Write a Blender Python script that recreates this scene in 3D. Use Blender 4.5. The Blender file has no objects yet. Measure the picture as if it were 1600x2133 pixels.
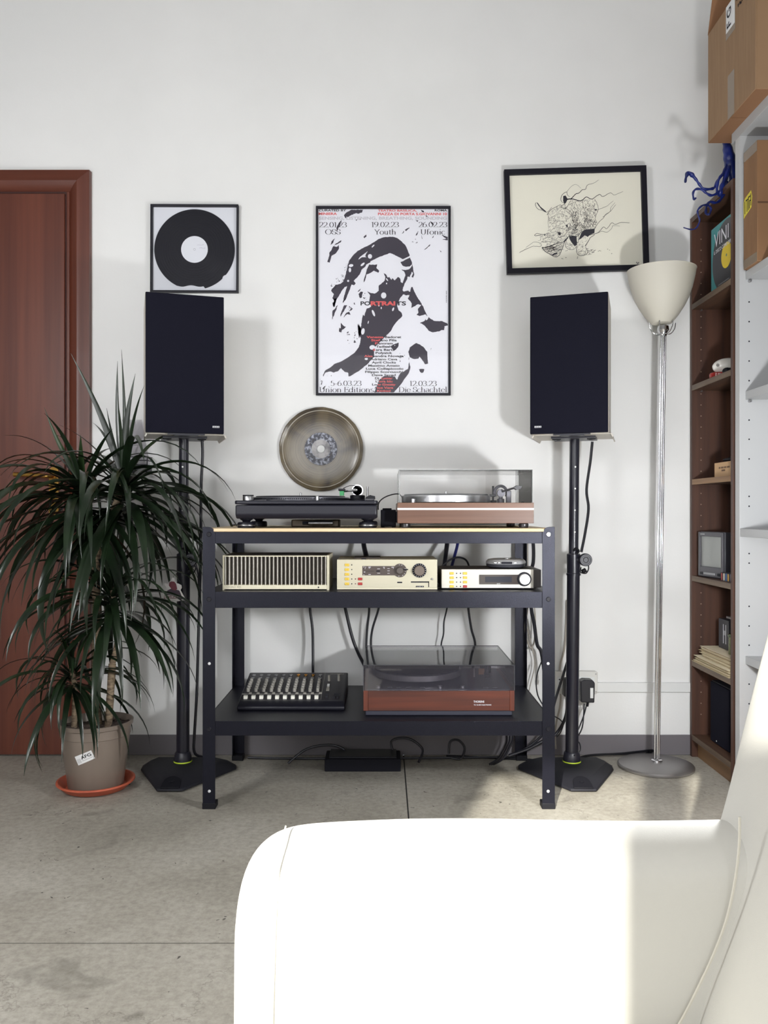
import bpy, math, random
from mathutils import Vector, Matrix
random.seed(7)
R = math.radians
scene = bpy.context.scene
COL = scene.collection
# ------------------------------------------------------------------ camera
F = 1750.0                    # focal length in pixels of the 1600 x 2133 frame
EYE = 0.92                    # lens height above the floor
YW = 3.185                    # distance from lens to the back wall
cam_d = bpy.data.cameras.new('camera')
cam_d.sensor_fit = 'VERTICAL'; cam_d.sensor_height = 36.0; cam_d.sensor_width = 27.0
cam_d.lens = F / 2133.0 * 36.0
cam_d.clip_start = 0.02
cam = bpy.data.objects.new('camera', cam_d); COL.objects.link(cam)
cam.location = (0, 0, EYE); cam.rotation_euler = (R(90), 0, 0)
scene.camera = cam
def at(px, py, Y):            # point of the place at distance Y that the photo shows at px, py
    return Vector(((px - 800.0) * Y / F, Y, EYE - (py - 1066.5) * Y / F))
def X(px, Y): return (px - 800.0) * Y / F
def Zh(py, Y): return EYE - (py - 1066.5) * Y / F
# ------------------------------------------------------------------ light and exposure
scene.view_settings.view_transform = 'Standard'
scene.view_settings.look = 'None'
scene.view_settings.gamma = 1.0
scene.view_settings.use_curve_mapping = False
scene.view_settings.exposure = 0.0
w = bpy.data.worlds.new('daylight'); scene.world = w; w.use_nodes = True
bg = w.node_tree.nodes['Background']; bg.inputs[0].default_value = (0.80, 0.88, 1.0, 1); bg.inputs[1].default_value = 1.0
def light(name, kind, loc, target, energy, color, **kw):
    d = bpy.data.lights.new(name, kind); d.energy = energy; d.color = color
    for k, v in kw.items(): setattr(d, k, v)
    o = bpy.data.objects.new(name, d); COL.objects.link(o); o.location = loc
    dv = Vector(target) - Vector(loc)
    o.rotation_euler = dv.to_track_quat('-Z', 'Y').to_euler()
    return o
# low sun through the window behind the lens
SUN = Vector((0.32, 1.0, -0.45)).normalized()
light('sun', 'SUN', (-1.5, -4, 3), Vector((-1.5, -4, 3)) + SUN, 11.0, (1.0, 0.95, 0.85), angle=R(0.6))
# photographer's lamp standing at the right, beyond the armchair
light('lamp_right', 'POINT', (0.80, 1.60, 0.79), (0, 3, 1), 52, (0.97, 0.985, 1.0), shadow_soft_size=0.05)
# a softer lamp and an added low fill at the left, and the daylight of the windows behind the lens
light('lamp_left', 'AREA', (-1.5, 0.8, 1.72), (-0.4, 3.2, 1.25), 20, (0.985, 0.99, 1.0), shape='RECTANGLE', size=0.4, size_y=0.4)
light('fill_left_low', 'POINT', (-1.3, 1.0, 0.8), (-0.4, 3.2, 1.25), 22, (0.985, 0.99, 1.0), shadow_soft_size=0.15)  # added fill that lifts the low wall, no lamp stands there
light('window_behind', 'AREA', (-0.3, -1.9, 1.75), (0.0, 3.2, 1.3), 52, (0.985, 0.99, 1.0), shape='RECTANGLE', size=2.4, size_y=1.4)

# ------------------------------------------------------------------ materials
def lin(c):
    return tuple(((v / 255.0) / 12.92 if v / 255.0 <= 0.04045 else ((v / 255.0 + 0.055) / 1.055) ** 2.4) for v in c)
MATS = {}
def mat(name, rgb, rough=0.5, metal=0.0, spec=0.5, rgb2=None, scale=(20, 20, 20), detail=4.0, contrast=(0.35, 0.65), bump=0.0, bscale=60.0, emit=0.0, coat=0.0, tint=None, coords='Object', rvar=0.0, sheen=0.0):
    if name in MATS: return MATS[name]
    m = bpy.data.materials.new(name); m.use_nodes = True; MATS[name] = m
    nt = m.node_tree; N = nt.nodes; L = nt.links
    p = N['Principled BSDF']
    c1 = lin(rgb) + (1,)
    p.inputs['Base Color'].default_value = c1
    p.inputs['Roughness'].default_value = rough; p.inputs['Metallic'].default_value = metal
    p.inputs['Specular IOR Level'].default_value = spec
    p.inputs['Coat Weight'].default_value = coat
    if tint: p.inputs['Specular Tint'].default_value = tint + (1,)
    if sheen: p.inputs['Sheen Weight'].default_value = sheen
    if rgb2 is not None or bump:
        tc = N.new('ShaderNodeTexCoord'); mp = N.new('ShaderNodeMapping'); L.new(tc.outputs[coords], mp.inputs[0])
        mp.inputs['Scale'].default_value = scale
    if rgb2 is not None:
        no = N.new('ShaderNodeTexNoise'); no.inputs['Scale'].default_value = 1.0; no.inputs['Detail'].default_value = detail
        L.new(mp.outputs[0], no.inputs['Vector'])
        cr = N.new('ShaderNodeValToRGB'); cr.color_ramp.elements[0].position = contrast[0]; cr.color_ramp.elements[1].position = contrast[1]
        cr.color_ramp.elements[0].color = c1; cr.color_ramp.elements[1].color = lin(rgb2) + (1,)
        L.new(no.outputs[0], cr.inputs[0]); L.new(cr.outputs[0], p.inputs['Base Color'])
    if bump:
        nb = N.new('ShaderNodeTexNoise'); nb.inputs['Scale'].default_value = bscale; nb.inputs['Detail'].default_value = 3
        L.new(tc.outputs[coords], nb.inputs['Vector'])
        b = N.new('ShaderNodeBump'); b.inputs['Strength'].default_value = bump; b.inputs['Distance'].default_value = 0.002
        L.new(nb.outputs[0], b.inputs['Height']); L.new(b.outputs[0], p.inputs['Normal'])
    if emit:
        p.inputs['Emission Color'].default_value = c1; p.inputs['Emission Strength'].default_value = emit
    return m
def clear(name, tint, refl_rough=0.03, body=0.0, body_rgb=(200, 200, 200), ior=1.45):
    """thin clear plastic: tinted see-through with mirror reflection at grazing angles"""
    if name in MATS: return MATS[name]
    m = bpy.data.materials.new(name); m.use_nodes = True; MATS[name] = m
    nt = m.node_tree; N = nt.nodes; L = nt.links; N.remove(N['Principled BSDF'])
    tr = N.new('ShaderNodeBsdfTransparent'); tr.inputs[0].default_value = lin(tint) + (1,)
    gl = N.new('ShaderNodeBsdfGlossy'); gl.inputs['Roughness'].default_value = refl_rough; gl.inputs[0].default_value = (1, 1, 1, 1)
    fr = N.new('ShaderNodeFresnel'); fr.inputs[0].default_value = ior
    mx = N.new('ShaderNodeMixShader'); L.new(fr.outputs[0], mx.inputs[0])
    src = tr
    if body:
        df = N.new('ShaderNodeBsdfDiffuse'); df.inputs[0].default_value = lin(body_rgb) + (1,)
        m2 = N.new('ShaderNodeMixShader'); m2.inputs[0].default_value = body
        L.new(tr.outputs[0], m2.inputs[1]); L.new(df.outputs[0], m2.inputs[2]); src = m2
    L.new(src.outputs[0], mx.inputs[1]); L.new(gl.outputs[0], mx.inputs[2])
    L.new(mx.outputs[0], N['Material Output'].inputs[0])
    return m
def wood(name, a, b, rough=0.45, axis='z', scale=1.0, coat=0.0, stretch=14.0):
    s = {'x': (2 * scale, stretch * 3 * scale, stretch * 3 * scale), 'y': (stretch * 3 * scale, 2 * scale, stretch * 3 * scale), 'z': (stretch * 3 * scale, stretch * 3 * scale, 2 * scale)}[axis]
    return mat(name, a, rough, rgb2=b, scale=s, detail=5, contrast=(0.3, 0.7), coat=coat, bump=0.06, bscale=90)

# ------------------------------------------------------------------ mesh helpers
class MB:
    def __init__(s): s.v = []; s.f = []
    def add(s, vs, fs):
        o = len(s.v); s.v += [tuple(v) for v in vs]; s.f += [tuple(i + o for i in f) for f in fs]; return s
    def box(s, x0, x1, y0, y1, z0, z1):
        if x0 > x1: x0, x1 = x1, x0
        if y0 > y1: y0, y1 = y1, y0
        if z0 > z1: z0, z1 = z1, z0
        return s.add([(x0,y0,z0),(x1,y0,z0),(x1,y1,z0),(x0,y1,z0),(x0,y0,z1),(x1,y0,z1),(x1,y1,z1),(x0,y1,z1)],
                     [(0,3,2,1),(4,5,6,7),(0,1,5,4),(1,2,6,5),(2,3,7,6),(3,0,4,7)])
    def cbox(s, cx, cy, cz, sx, sy, sz): return s.box(cx-sx/2, cx+sx/2, cy-sy/2, cy+sy/2, cz-sz/2, cz+sz/2)
    def tube(s, pts, r, n=8, cap=True):
        pts = [Vector(p) for p in pts]; m = len(pts)
        rs = r if isinstance(r, (list, tuple)) else [r] * m
        t0 = (pts[1] - pts[0]).normalized()
        up = Vector((0, 0, 1)) if abs(t0.z) < 0.9 else Vector((1, 0, 0))
        nrm = (up - t0 * up.dot(t0)).normalized()
        vs = []; fs = []
        for i, p in enumerate(pts):
            t = (pts[min(i+1, m-1)] - pts[max(i-1, 0)])
            t = t.normalized() if t.length > 1e-9 else t0
            nrm = (nrm - t * nrm.dot(t))
            nrm = nrm.normalized() if nrm.length > 1e-6 else t.orthogonal().normalized()
            bn = t.cross(nrm)
            for k in range(n):
                a = 2 * math.pi * k / n
                vs.append(p + (nrm * math.cos(a) + bn * math.sin(a)) * rs[i])
        for i in range(m - 1):
            for k in range(n):
                a = i * n + k; b = i * n + (k + 1) % n
                fs.append((a, b, b + n, a + n))
        if cap:
            fs.append(tuple(range(n - 1, -1, -1))); fs.append(tuple((m - 1) * n + k for k in range(n)))
        return s.add(vs, fs)
    def cyl(s, p0, p1, r, r1=None, n=20): return s.tube([p0, p1], [r, r if r1 is None else r1], n)
    def lathe(s, prof, c=(0, 0, 0), n=32, axis='z', cap=True):
        vs = []; fs = []; m = len(prof)
        for (r, h) in prof:
            for k in range(n):
                a = 2 * math.pi * k / n; ca, sa = r * math.cos(a), r * math.sin(a)
                if axis == 'z': q = (c[0] + ca, c[1] + sa, c[2] + h)
                elif axis == 'y': q = (c[0] + ca, c[1] + h, c[2] + sa)
                else: q = (c[0] + h, c[1] + ca, c[2] + sa)
                vs.append(q)
        for i in range(m - 1):
            for k in range(n):
                a = i * n + k; b = i * n + (k + 1) % n
                fs.append((a, b, b + n, a + n))
        if cap:
            if prof[0][0] > 1e-5: fs.append(tuple(range(n - 1, -1, -1)))
            if prof[-1][0] > 1e-5: fs.append(tuple((m - 1) * n + k for k in range(n)))
        return s.add(vs, fs)
    def prism(s, poly, a, b, plane='xz'):
        """polygon extruded between a and b along the third axis"""
        n = len(poly)
        def q(p, h): return {'xz': (p[0], h, p[1]), 'xy': (p[0], p[1], h), 'yz': (h, p[0], p[1])}[plane]
        vs = [q(p, a) for p in poly] + [q(p, b) for p in poly]
        fs = [tuple(range(n)), tuple(range(2 * n - 1, n - 1, -1))] + [(i, i + n, (i + 1) % n + n, (i + 1) % n) for i in range(n)]
        return s.add(vs, fs)
    def sphere(s, c, r, sx=1, sy=1, sz=1, nu=16, nv=10):
        prof = [(r * math.sin(math.pi * i / nv), -r * math.cos(math.pi * i / nv)) for i in range(nv + 1)]
        o = len(s.v); s.lathe([(max(p[0], 1e-5), p[1]) for p in prof], (0, 0, 0), nu, cap=False)
        s.v[o:] = [(c[0] + v[0]*sx, c[1] + v[1]*sy, c[2] + v[2]*sz) for v in s.v[o:]]
        return s
    def rrect(s, cx, cz, w, h, r, y0, y1, n=5, plane='xz'): return s.prism(rr(cx, cz, w, h, r, n), y0, y1, plane)
    def data(s, name, m, smooth=True, angle=35):
        me = bpy.data.meshes.new(name); me.from_pydata(s.v, [], s.f); me.update()
        bm_fix(me)
        if smooth:
            for p in me.polygons: p.use_smooth = True
            me.set_sharp_from_angle(angle=R(angle))
        if m is not None: me.materials.append(m)
        return me
    def build(s, name, m, parent=None, bevel=0.0, seg=2, smooth=True, sub=0, loc=None, rot=None, angle=35, label=None):
        o = bpy.data.objects.new(name, s.data(name, m, smooth, angle)); COL.objects.link(o)
        if parent is not None: o.parent = parent
        if loc is not None: o.location = loc
        if rot is not None: o.rotation_euler = rot
        if bevel:
            b = o.modifiers.new('bevel', 'BEVEL'); b.width = bevel; b.segments = seg; b.limit_method = 'ANGLE'; b.angle_limit = R(40)
            b.harden_normals = False
        if sub:
            b = o.modifiers.new('sub', 'SUBSURF'); b.levels = sub; b.render_levels = sub
        if label: o['label'] = label
        return o
def bm_fix(me):
    import bmesh
    bm = bmesh.new(); bm.from_mesh(me); bmesh.ops.recalc_face_normals(bm, faces=bm.faces); bm.to_mesh(me); bm.free()
def rr(cx, cz, w, h, r, n=5):
    out = []
    for (sx, sz, a0) in ((1, 1, 0), (-1, 1, 90), (-1, -1, 180), (1, -1, 270)):
        for k in range(n + 1):
            a = R(a0 + 90.0 * k / n)
            out.append((cx + sx * (w/2 - r) + r * math.cos(a), cz + sz * (h/2 - r) + r * math.sin(a)))
    return out
def smooth_path(pts, n=6):
    pts = [Vector(p) for p in pts]; out = []
    for i in range(len(pts) - 1):
        p0 = pts[max(i-1, 0)]; p1 = pts[i]; p2 = pts[i+1]; p3 = pts[min(i+2, len(pts)-1)]
        for k in range(n):
            t = k / n
            out.append(0.5 * ((2*p1) + (p2-p0)*t + (2*p0-5*p1+4*p2-p3)*t*t + (-p0+3*p1-3*p2+p3)*t*t*t))
    out.append(pts[-1]); return out
def tag(o, label, cat, group=None):
    o['label'] = label; o['category'] = cat
    if group: o['group'] = group
    return o
def struct(o): o['kind'] = 'structure'; return o
def thing(name, label, cat, loc=(0, 0, 0), rz=0.0, group=None):
    o = bpy.data.objects.new(name, None); COL.objects.link(o); o.empty_display_size = 0.05
    o.location = loc; o.rotation_euler = (0, 0, rz); return tag(o, label, cat, group)
def dup(o, parent=None, loc=None):
    c = o.copy(); COL.objects.link(c); c.parent = parent if parent is not None else o.parent
    if loc is not None: c.location = loc
    return c
def text(s, size, m, parent, loc, rot=(R(90), 0, 0), align='LEFT', sx=1.0, bold=0.0, name='lettering', depth=0.0, spacing=1.0):
    cu = bpy.data.curves.new('t', 'FONT'); cu.body = s; cu.size = size; cu.align_x = align; cu.offset = bold * size; cu.extrude = depth
    cu.resolution_u = 3; cu.space_character = spacing
    t = bpy.data.objects.new('t', cu)
    me = bpy.data.meshes.new_from_object(t)
    bpy.data.objects.remove(t); bpy.data.curves.remove(cu)
    me.name = name; me.materials.clear(); me.materials.append(m)
    o = bpy.data.objects.new(name, me); COL.objects.link(o); o.parent = parent
    o.location = loc; o.rotation_euler = rot; o.scale = (sx, 1, 1)
    return o
def text_width(o): xs = [v.co.x for v in o.data.vertices]; return (max(xs) - min(xs)) * o.scale[0] if xs else 0
def fit_text(s, width, height, m, parent, loc, rot=(R(90), 0, 0), bold=0.0, align='LEFT', name='lettering'):
    """text whose capitals are `height` tall and whose line is `width` wide"""
    size = height / 0.70
    o = text(s, size, m, parent, (0, 0, 0), rot, 'LEFT', 1.0, bold, name)
    xs = [v.co.x for v in o.data.vertices]; x0, x1 = min(xs), max(xs)
    k = width / (x1 - x0)
    off = {'LEFT': -x0 * k, 'CENTER': -(x0 + x1) / 2 * k, 'RIGHT': -x1 * k}[align]
    o.scale = (k, 1, 1)
    e = Matrix.Rotation(0, 3, 'X')
    from mathutils import Euler
    d = Euler(rot).to_matrix() @ Vector((off, 0, 0))
    o.location = Vector(loc) + d
    return o

# shared materials
BLACK = mat('black_satin', (20, 20, 29), 0.42, spec=0.3)
BLACKM = mat('black_matte', (18, 18, 26), 0.75, spec=0.18)
RUBBER = mat('black_rubber', (16, 16, 22), 0.6, spec=0.22)
CHROME = mat('chrome', (225, 225, 228), 0.12, metal=1.0)
STEEL = mat('brushed_steel', (178, 178, 180), 0.32, metal=1.0)
WHITE = mat('white_plastic', (226, 227, 226), 0.45)
INK = mat('ink_black', (30, 29, 38), 0.6, spec=0.2)
PRINTW = mat('print_white', (226, 226, 232), 0.6, spec=0.2)
# ================================================================== THE SETTING
WALLM = mat('wall_paint', (230, 230, 229), 0.85, spec=0.2, rgb2=(234, 234, 233), scale=(3, 3, 3), bump=0.10, bscale=140)
PLAIN = mat('room_paint', (150, 149, 147), 0.9, spec=0.1)
XL, XR, YF, ZC = -2.6, 1.47, -2.2, 3.3
o = MB().box(XL - 0.1, XR + 0.1, YW, YW + 0.12, 0, ZC).build('wall_back', WALLM); struct(o)
o = MB().box(XR, XR + 0.1, YF, YW, 0, ZC).build('wall_right', WALLM); struct(o)
o = MB().box(XL - 0.1, XL, YF, YW, 0, ZC).build('wall_left', PLAIN); struct(o)
o = MB().box(XL - 0.1, XR + 0.1, YF - 0.1, YW + 0.12, ZC, ZC + 0.1).build('ceiling', PLAIN); struct(o)
# wall behind the lens with a two-pane window that lets the low sun in
b = MB(); y0, y1 = YF - 0.12, YF
b.box(XL - 0.1, -1.30, y0, y1, 0, ZC); b.box(-0.2, XR + 0.1, y0, y1, 0, ZC)
b.box(-1.30, -0.2, y0, y1, 0, 0.9); b.box(-0.62, -0.2, y0, y1, 0.9, 2.08); b.box(-1.30, -0.2, y0, y1, 2.36, ZC)  # infill under the right pane added to keep sun off the backrest
struct(b.build('wall_front', PLAIN))
wf = MB().box(-0.755, -0.621, YF - 0.1, YF - 0.04, 0.9, 2.36)
wf = wf.build('window_1', WHITE); struct(wf)
for (x0, x1, z0) in ((-1.30, -0.755, 0.9), (-0.621, -0.2, 2.08)): MB().box(x0, x1, YF - 0.075, YF - 0.070, z0, 2.36).build('pane', clear('window_glass', (253, 254, 254), 0.0, ior=1.2), wf)

# concrete floor: slabs with open saw-cut joints over a dark bed
def concrete():
    m = bpy.data.materials.new('polished_concrete'); m.use_nodes = True
    nt = m.node_tree; N = nt.nodes; L = nt.links; p = N['Principled BSDF']
    tc = N.new('ShaderNodeTexCoord'); geo = N.new('ShaderNodeNewGeometry')
    def noise(sc, det, rough=0.6, dist=0.0):
        n = N.new('ShaderNodeTexNoise'); n.inputs['Scale'].default_value = sc; n.inputs['Detail'].default_value = det
        n.inputs['Roughness'].default_value = rough; n.inputs['Distortion'].default_value = dist
        L.new(geo.outputs['Position'], n.inputs['Vector']); return n
    def ramp(src, stops):
        r = N.new('ShaderNodeValToRGB'); els = r.color_ramp.elements
        while len(els) < len(stops): els.new(0.5)
        for e, (ps, c) in zip(els, stops): e.position = ps; e.color = lin(c) + (1,)
        L.new(src, r.inputs[0]); return r
    def mix(kind, fac, a, c):
        x = N.new('ShaderNodeMix'); x.data_type = 'RGBA'; x.blend_type = kind
        if isinstance(fac, float): x.inputs[0].default_value = fac
        else: L.new(fac, x.inputs[0])
        L.new(a, x.inputs[6]); L.new(c, x.inputs[7]); return x.outputs[2]
    base = ramp(noise(1.7, 8, 0.62, 0.3).outputs[0], [(0.25, (134, 129, 119)), (0.5, (166, 161, 150)), (0.78, (190, 186, 176))])
    fine = ramp(noise(55, 6, 0.75).outputs[0], [(0.30, (158, 154, 148)), (0.60, (255, 255, 255))])
    c = mix('MULTIPLY', 0.5, base.outputs[0], fine.outputs[0])
    st = ramp(noise(5.5, 3, 0.55, 0.8).outputs[0], [(0.27, (96, 92, 88)), (0.36, (255, 255, 255))])
    c = mix('MULTIPLY', 0.3, c, st.outputs[0])
    pit = ramp(noise(38, 2, 0.4, 1.5).outputs[0], [(0.235, (62, 60, 60)), (0.27, (255, 255, 255))])
    c = mix('MULTIPLY', 0.85, c, pit.outputs[0])
    vo = N.new('ShaderNodeTexVoronoi'); vo.feature = 'DISTANCE_TO_EDGE'; vo.inputs['Scale'].default_value = 1.6
    nd = noise(3.0, 6, 0.7); ma = N.new('ShaderNodeMix'); ma.data_type = 'VECTOR'; ma.inputs[0].default_value = 0.45
    L.new(geo.outputs['Position'], ma.inputs[4]); L.new(nd.outputs['Color'], ma.inputs[5]); L.new(ma.outputs[1], vo.inputs['Vector'])
    cr = ramp(vo.outputs['Distance'], [(0.0, (120, 114, 106)), (0.006, (255, 255, 255))])
    c = mix('MULTIPLY', 0.35, c, cr.outputs[0])
    L.new(c, p.inputs['Base Color'])
    p.inputs['Roughness'].default_value = 0.55; p.inputs['Specular IOR Level'].default_value = 0.4
    bp = N.new('ShaderNodeBump'); bp.inputs['Strength'].default_value = 0.15; bp.inputs['Distance'].default_value = 0.003
    L.new(noise(45, 6).outputs[0], bp.inputs['Height']); L.new(bp.outputs[0], p.inputs['Normal'])
    return m
CONC = concrete()
fl = struct(MB().box(XL - 0.1, XR + 0.1, YF - 0.1, YW + 0.1, -0.14, -0.035).build('floor', mat('joint_dirt', (30, 28, 27), 0.95)))
JX, JY, G = 0.074, 1.793, 0.0022
for (x0, x1) in ((XL, JX - G), (JX + G, XR)):
    for (y0, y1) in ((YF, JY - G), (JY + G, YW)):
        MB().box(x0, x1, y0, y1, -0.036, 0.0).build('slab', CONC, fl)
MB().box(JX - G, JX + G, YF, YW - 0.001, -0.034, -0.0016).build('joint_filler', MATS['joint_dirt'], fl)
for (x0, x1) in ((XL, JX - G), (JX + G, XR)): MB().box(x0, x1, JY - G, JY + G, -0.034, -0.0014).build('joint_filler', MATS['joint_dirt'], fl)
BASEB = mat('grey_base_paint', (112, 108, 112), 0.6)
struct(MB().box(-1.105, XR, YW - 0.006, YW, 0, Zh(1530, YW)).build('baseboard_back', BASEB, bevel=0.002))
struct(MB().box(X(1240, YW), X(1440, YW), YW - 0.012, YW, Zh(1441, YW), Zh(1421, YW)).build('trim_1', WHITE, bevel=0.002))

# ---- door at the left
DW = wood('cherry_veneer', (104, 54, 38), (82, 39, 27), 0.42, 'z', 0.55, coat=0.05, stretch=20)
DWX = wood('cherry_veneer_cross', (104, 54, 38), (82, 39, 27), 0.42, 'x', 0.55, coat=0.05, stretch=20)
xr = X(191, YW); zt = Zh(359, YW); xl = xr - 0.97; cw = 0.078
door = struct(MB().box(xl + cw, xr - cw, YW - 0.012, YW + 0.02, 0.004, zt - cw).build('door_1', mat('door_shadow_gap', (58, 24, 18), 0.7)))
def casing_prof(w):   # rounded moulding, w wide, from inner edge 0 to outer edge w
    return [(0, 0), (0, 0.012), (0.008, 0.020), (0.02, 0.030), (0.034, 0.036), (0.048, 0.034), (0.062, 0.028), (w, 0.024), (w, 0)]
def casing(name, p0, p1, inward, mitre, m):
    b = MB(); pr = casing_prof(cw); n = len(pr); vs = []
    for (p, s) in ((p0, mitre[0]), (p1, mitre[1])):
        for (a, h) in pr:
            q = Vector(p) - Vector(inward) * a + (Vector(p1) - Vector(p0)).normalized() * (s * a); vs.append((q.x, YW - h, q.z))
    b.add(vs, [(i, (i + 1) % n, (i + 1) % n + n, i + n) for i in range(n)] + [tuple(range(n)), tuple(range(2 * n - 1, n - 1, -1))])
    return b.build(name, m, door, angle=25)
casing('casing', (xr - cw, YW, 0), (xr - cw, YW, zt - cw), (-1, 0, 0), (0, 1), DW)
casing('casing', (xl + cw, YW, 0), (xl + cw, YW, zt - cw), (1, 0, 0), (0, 1), DW)
casing('casing', (xl + cw, YW, zt - cw), (xr - cw, YW, zt - cw), (0, 0, -1), (-1, 1), DWX)
MB().box(xr - cw - 0.012, xr - cw, YW - 0.014, YW, 0, zt - cw).build('stop', DW, door, bevel=0.002)
lf = MB().box(xl + cw + 0.006, xr - cw - 0.017, YW - 0.021, YW, 0.006, zt - cw - 0.010).build('leaf', DW, door, bevel=0.002)
BRASS = mat('polished_brass', (205, 160, 84), 0.2, metal=1.0)
hx, hz = X(118, YW), Zh(993, YW)
hb = MB().rrect(hx, hz - 0.06, 0.036, 0.19, 0.017, YW - 0.029, YW - 0.021)
hb.tube(smooth_path([(hx, YW - 0.022, hz), (hx, YW - 0.06, hz), (hx - 0.015, YW - 0.07, hz), (hx - 0.06, YW - 0.066, hz + 0.004), (hx - 0.135, YW - 0.062, hz + 0.006)], 5), 0.0085, 12)
hb.build('handle', BRASS, door, label='polished brass lever handle')
# ================================================================== THE WORKBENCH
TBLK = mat('black_powder_coat', (8, 8, 17), 0.34, spec=0.36, bump=0.25, bscale=700, tint=(0.8, 0.82, 1.0))
PLY = wood('birch_ply_top', (226, 204, 168), (208, 180, 138), 0.5, 'x', 0.8)
TY0, TY1 = 2.60, 3.145
TX0, TX1 = -0.5616, 0.529
tcx = (TX0 + TX1) / 2
tb = thing('workbench', 'black steel workbench with a plywood top and two lower metal shelves', 'table', (tcx, (TY0 + TY1) / 2, 0))
hx = (TX1 - TX0) / 2; hy = (TY1 - TY0) / 2
FW, TH = 0.039, 0.0025
ZT = 0.8695
for sx in (-1, 1):
    for sy in (-1, 1):
        b = MB()
        x_out, x_in = sx * hx, sx * (hx - FW)
        # face flange with a rounded inner top corner, side flange
        zt_ = 0.874; r = 0.022
        poly = [(x_out, 0.018), (x_out, zt_ - 0.002), (x_out - sx * 0.002, zt_)]
        poly += [(x_in + sx * (r - r * math.sin(R(a))), zt_ - r + r * math.cos(R(a))) for a in (0, 20, 40, 60, 80, 90)]
        poly += [(x_in, 0.018)]
        ya = sy * hy; yb = sy * (hy - TH)
        b.prism(poly, min(ya, yb), max(ya, yb), 'xz')
        b.box(x_out, x_out - sx * TH, sy * (hy - TH), sy * (hy - FW), 0.018, zt_)
        p = b.build('post', TBLK, tb, bevel=0.0006)
        if sy == -1:
            for (zz, bright) in ((0.851, sx > 0), (0.650, False), (0.248, False)):
                s = MB().lathe([(0.0075, 0), (0.0075, -0.002), (0.006, -0.0034), (0.003, -0.0034), (0.003, -0.0015), (0.0, -0.0015)], (sx * (hx - 0.020), -hy, zz), 16, 'y')
                s.build('screw', STEEL if bright else BLACK, p)
            for zz in (0.451, 0.056):
                MB().lathe([(0.0045, 0), (0.0045, -0.0012), (0.0, -0.002)], (sx * (hx - 0.021), -hy, zz), 14, 'y').build('plug', mat('plug_grey', (196, 196, 198), 0.5), p)
        f = MB().box(x_out + sx * 0.0012, x_in - sx * 0.001, sy * (hy + 0.0012), sy * (hy - FW - 0.001), 0.0, 0.019)
        f.build('foot', RUBBER, p, bevel=0.002)
# plywood top, kept between the posts
wt = MB()
c = FW + 0.001
wt.prism([(-hx + 0.004, -hy + TH + 0.001), (hx - 0.004, -hy + TH + 0.001), (hx - 0.004, hy - TH - 0.001), (-hx + 0.004, hy - TH - 0.001)], 0.8585, ZT, 'xy')
wt.prism([(-hx + c - 0.006, -hy - 0.001), (hx - c + 0.006, -hy - 0.001), (hx - c + 0.006, -hy + 0.01), (-hx + c - 0.006, -hy + 0.01)], 0.8592, ZT - 0.0002, 'xy')
wt.build('worktop', PLY, tb, bevel=0.001)
def rail(name, z0, z1):
    for sy in (-1, 1):
        MB().box(-hx + 0.003, hx - 0.003, sy * (hy - 0.0028), sy * (hy - 0.006), z0, z1).build(name, TBLK, tb, bevel=0.0006)
    for sx in (-1, 1):
        MB().box(sx * (hx - 0.0028), sx * (hx - 0.006), -hy + 0.006, hy - 0.006, z0, z1).build(name, TBLK, tb, bevel=0.0006)
rail('top_rail', 0.8225, 0.858)
S2, S3 = 0.6728, 0.2715
for (zs, h) in ((S2, 0.050), (S3, 0.0445)):
    s = MB()
    s.box(-hx + 0.007, hx - 0.007, -hy + 0.004, hy - 0.004, zs - 0.003, zs)
    for sy in (-1, 1): s.box(-hx + 0.0035, hx - 0.0035, sy * (hy - 0.003), sy * (hy - 0.0055), zs - h, zs)
    for sx in (-1, 1): s.box(sx * (hx - 0.003), sx * (hx - 0.0055), -hy + 0.006, hy - 0.006, zs - h, zs)
    s.build('shelf', TBLK, tb, bevel=0.0007)

# ------------------------------------------------------------------ DJ turntable
def px_thing(name, label, cat, x0, x1, Y, z, depth, group=None):
    a, b2 = X(x0, Y), X(x1, Y)
    return thing(name, label, cat, ((a + b2) / 2, Y + depth / 2, z), 0, group), (b2 - a)
SATIN = mat('charcoal_satin', (32, 32, 42), 0.38, spec=0.35)
DARKG = mat('dark_grey', (70, 69, 74), 0.4)
tt, W = px_thing('turntable', 'black direct-drive record player with silver start dial under the clear disc', 'turntable', 488, 787, 2.655, ZT, 0.353)
D = 0.353; h0 = 0.029; h1 = 0.087
b = MB(); yf = -D / 2
b.prism([(yf + 0.012, h0), (D/2, h0), (D/2, h1 - 0.012), (yf + 0.0, h1 - 0.014), (yf, h0 + 0.012)], -W/2 + 0.003, W/2 - 0.003, 'yz')
b.build('plinth', SATIN, tt, bevel=0.005, seg=3)
dk = MB().rrect(0, 0, W, D, 0.012, h1 - 0.012, h1, plane='xy').build('deck', SATIN, tt, bevel=0.003)
for (sx, sy) in ((-1,-1),(1,-1),(-1,1),(1,1)):
    cx, cy = sx * (W/2 - 0.032), sy * (D/2 - 0.04)
    f = MB().lathe([(0.027, 0.0), (0.0285, 0.002), (0.0285, 0.014), (0.026, 0.018), (0.012, 0.019), (0.014, 0.023), (0.021, 0.027), (0.022, 0.032)], (cx, cy, 0), 28)
    ft = f.build('foot', BLACK, tt)
    if sy < 0: MB().lathe([(0.0287, 0.0065), (0.0292, 0.0075), (0.0292, 0.009), (0.0287, 0.010)], (cx, cy, 0), 28, cap=False).build('ring', STEEL, ft)
pcx, pcy = -0.035, 0.01
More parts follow.
